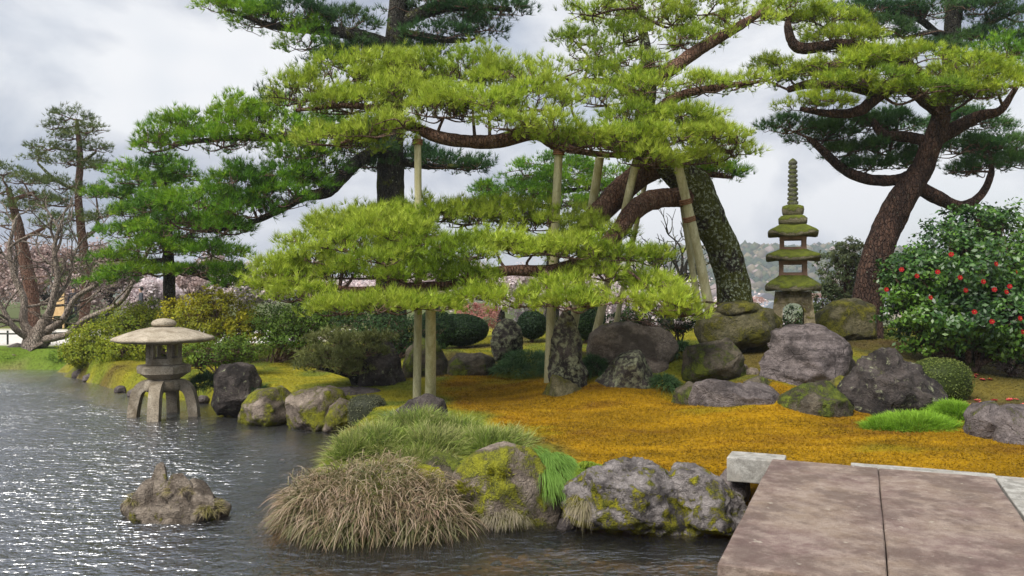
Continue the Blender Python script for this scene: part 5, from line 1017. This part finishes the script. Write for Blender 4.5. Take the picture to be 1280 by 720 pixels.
# ------------------------------------------------------------ far left path furniture, visitors, town
fm_ = MB(); x0, x1 = -16.6, -13.4; yf = 24.3
ft = empty('rail_fence', (x0, yf, gz(x0, yf)), 'low dark rail fence along the gravel path behind the bare tree', 'fence')
DKW = plain_mat('dark_fence_wood', (.03, .035, .03), (.07, .08, .06), .8, 8)
for k in range(6):
    xx = x0+(x1-x0)*k/5; g = gz(xx, yf); m = MB(); r = .07 if k == 3 else .028; tube(m, [(xx, yf, g-.1), (xx, yf, g+.42)], [r, r], 8, 5); m.build('post', DKW, ft)
m = MB(); tube(m, [(x0, yf-.05, gz(x0, yf)+.36), ((x0+x1)/2, yf-.05, gz(x0, yf)+.345), (x1, yf-.05, gz(x1, yf)+.36)], [.026, .026], 7, 12); m.build('rail', DKW, ft)
xs, ys = P(73, 412, 33)[:2]; g = gz(xs, ys); st_ = empty('notice_board', (xs, ys, g), 'tan wooden notice board standing beyond the gravel path', 'sign')
TAN = plain_mat('tan_board', (.50, .33, .15), (.62, .44, .22), .7, 5)
m = MB(); box(m, (xs-.19, ys-.03, g+.55), (xs+.19, ys+.03, g+1.55)); m.build('board', TAN, st_)
for sx in (-1, 1): m = MB(); box(m, (xs+sx*.215-.03, ys-.035, g-.1), (xs+sx*.215+.03, ys+.035, g+1.6)); m.build('post', TAN, st_)
m = MB(); prism(m, [(-.3, 0), (.3, 0), (0, .16)], -.12, .12, ((1, 0, 0), (0, 0, 1), (0, 1, 0)), (xs, ys, g+1.6)); m.build('roof', DKW, st_)

SKIN = plain_mat('skin', (.5, .31, .22), (.56, .36, .26), .6, 20, .05); COAT = plain_mat('dark_coat', (.02, .02, .028), (.035, .035, .045), .85, 20, .2); TROU = plain_mat('dark_trousers', (.03, .03, .04), (.05, .05, .06), .85, 20, .2); HAIR = plain_mat('black_hair', (.01, .009, .008), (.02, .018, .016), .5, 30, .2)
def person(loc, rz, label, coat):
    t = empty('person', loc, label, 'person', 'visitors on the far path'); t.rotation_euler = (0, 0, rz)
    vts = [((0, 0, .95), .125), ((0, 0, 1.12), .12), ((0, .01, 1.32), .145), ((0, .01, 1.44), .09), ((0, 0, 1.50), .05), ((0, -.01, 1.58), .085), ((0, -.01, 1.69), .08)]
    ed = [(0, 1), (1, 2), (2, 3), (3, 4), (4, 5), (5, 6)]
    for sx in (-1, 1):
        b = len(vts); vts += [((sx*.09, 0, .86), .092), ((sx*.10, -.02, .50), .062), ((sx*.10, .01, .12), .042), ((sx*.10, -.02, .045), .042), ((sx*.11, -.15, .03), .032)]; ed += [(0, b), (b, b+1), (b+1, b+2), (b+2, b+3), (b+3, b+4)]
        b = len(vts); vts += [((sx*.17, .01, 1.40), .062), ((sx*.23, .02, 1.13), .046), ((sx*.22, -.08, .90), .036), ((sx*.21, -.11, .81), .030)]; ed += [(3, b), (b, b+1), (b+1, b+2), (b+2, b+3)]
    me = bpy.data.meshes.new('person_skin'); me.from_pydata([v for v, _ in vts], ed, []); o = bpy.data.objects.new('body', me); COL.objects.link(o)
    md = o.modifiers.new('s', 'SKIN'); 
    for k, (_, r) in enumerate(vts): me.skin_vertices[0].data[k].radius = (r, r*.8 if k in (0, 1, 2, 3) else r)
    me.skin_vertices[0].data[0].use_root = True
    o.modifiers.new('sub', 'SUBSURF').levels = 2
    dg = bpy.context.evaluated_depsgraph_get(); ev = bpy.data.meshes.new_from_object(o.evaluated_get(dg)); o.modifiers.clear(); o.data = ev; bpy.data.meshes.remove(me)
    ev.name = 'body'; ev.materials.clear()
    for mt in (coat, TROU, SKIN): ev.materials.append(mt)
    for p_ in ev.polygons:
        c = p_.center; p_.material_index = 2 if (c.z > 1.49 or (abs(c.x) > .16 and c.z < .90 and c.z > .7)) else (1 if c.z < .84 else 0); p_.use_smooth = True
    o.parent = t
    v, f = ico(3); v = v*np.array([.102, .115, .12])+np.array([0, .012, 1.665]); keep = [q for q in f if not (v[q].mean(0)[1] < -.035 and v[q].mean(0)[2] < 1.70)]
    h = MB(); t['_o'] = [0., 0., 0.]; h.add(v, np.array(keep), None, 0, True); h.build('hair', HAIR, t)
    hd = MB()                                             # nose, eyes and ears as small features of the head
    for sx in (-1, 1): vv, ff = ico(1); hd.add(vv*.012+np.array([sx*.035, -.088, 1.645]), ff, None, 0, True)
    hd.build('eyes', HAIR, t)
    nm = MB(); vv, ff = ico(1); nm.add(vv*np.array([.014, .02, .02])+np.array([0, -.098, 1.615]), ff, None, 0, True); nm.build('nose', SKIN, t)
X, Yp = P(92, 380, 38)[:2]; person((X, Yp, gz(X, Yp)), R(20), 'person in dark coat standing beyond the path next to the notice board', COAT)
X, Yp = P(176, 380, 39)[:2]; person((X, Yp, gz(X, Yp)), R(-60), 'person whose dark-haired head shows over the broad yellow-green bush', plain_mat('grey_coat', (.05, .055, .07), (.07, .075, .09), .85, 20, .2))

WALLM = [plain_mat('house_wall_%s' % n, c, tuple(x*1.15 for x in c), .8, 2) for n, c in (('cream', (.5, .46, .4)), ('white', (.62, .62, .62)), ('tan', (.4, .33, .27)))]
ROOFM = [plain_mat('house_roof_%s' % n, c, tuple(x*1.3 for x in c), .7, 2) for n, c in (('grey', (.12, .12, .14)), ('rust', (.25, .12, .09)), ('blue', (.15, .17, .20)))]
WIN = plain_mat('window_glass', (.04, .05, .06), (.06, .07, .08), .2, 3)
desc = ['cream', 'white', 'tan']; rdesc = ['grey', 'rust-red', 'blue']
HOUSES = [(872, 330, 1, 0, 'left pine gap'), (945, 300, 0, 1, 'trunk-pagoda gap, nearest the trunk'), (955, 330, 1, 0, 'trunk-pagoda gap, middle'), (962, 270, 2, 2, 'trunk-pagoda gap, nearest the pagoda'), (1020, 340, 1, 1, 'gap right of the pagoda'), (1028, 300, 0, 0, 'gap right of the pagoda, second one'), (1118, 310, 1, 2, 'trunk-camellia gap'), (1132, 280, 2, 0, 'trunk-camellia gap, nearer one'), (940, 390, 0, 2, 'trunk-pagoda gap, farthest')]
for px, Y, wi, ri, where in HOUSES:
    X = (px-640)/F*Y; g = gz(X, Y); w, d, h = RNG.uniform(3, 4.5), 4., RNG.uniform(3.2, 5)
    t = empty('house', (X, Y, g-.3), f'small {desc[wi]} house with {rdesc[ri]} roof, {where}', 'house', 'houses of the town below')
    m = MB(); box(m, (X-w, Y-d, g-.5), (X+w, Y+d, g+h)); m.build('wall', WALLM[wi], t)
    m = MB(); prism(m, [(-w-.5, 0), (w+.5, 0), (w*.2, 2.4), (-w*.2, 2.4)], -d-.5, d+.5, ((1, 0, 0), (0, 0, 1), (0, 1, 0)), (X, Y, g+h+.003)); m.build('roof', ROOFM[ri], t)
    for sx in (-.55, 0, .55):
        m = MB(); box(m, (X+sx*w-.5, Y-d-.04, g+h*.35), (X+sx*w+.5, Y-d+.02, g+h*.7)); m.build('window', WIN, t)

# ------------------------------------------------------------ air
hm, N, L, out = newmat('air'); vp = N.new('ShaderNodeVolumePrincipled'); vp.inputs['Density'].default_value = .0006; vp.inputs['Color'].default_value = (.82, .88, .97, 1); vp.inputs['Anisotropy'].default_value = .1
L.new(vp.outputs[0], out.inputs['Volume'])
m = MB(); box(m, (-3100, -70, -16), (3100, 3600, 75)); hz = m.build('haze', hm); tag(hz, kind='stuff')

for o in bpy.data.objects:
    if '_o' in o: del o['_o']
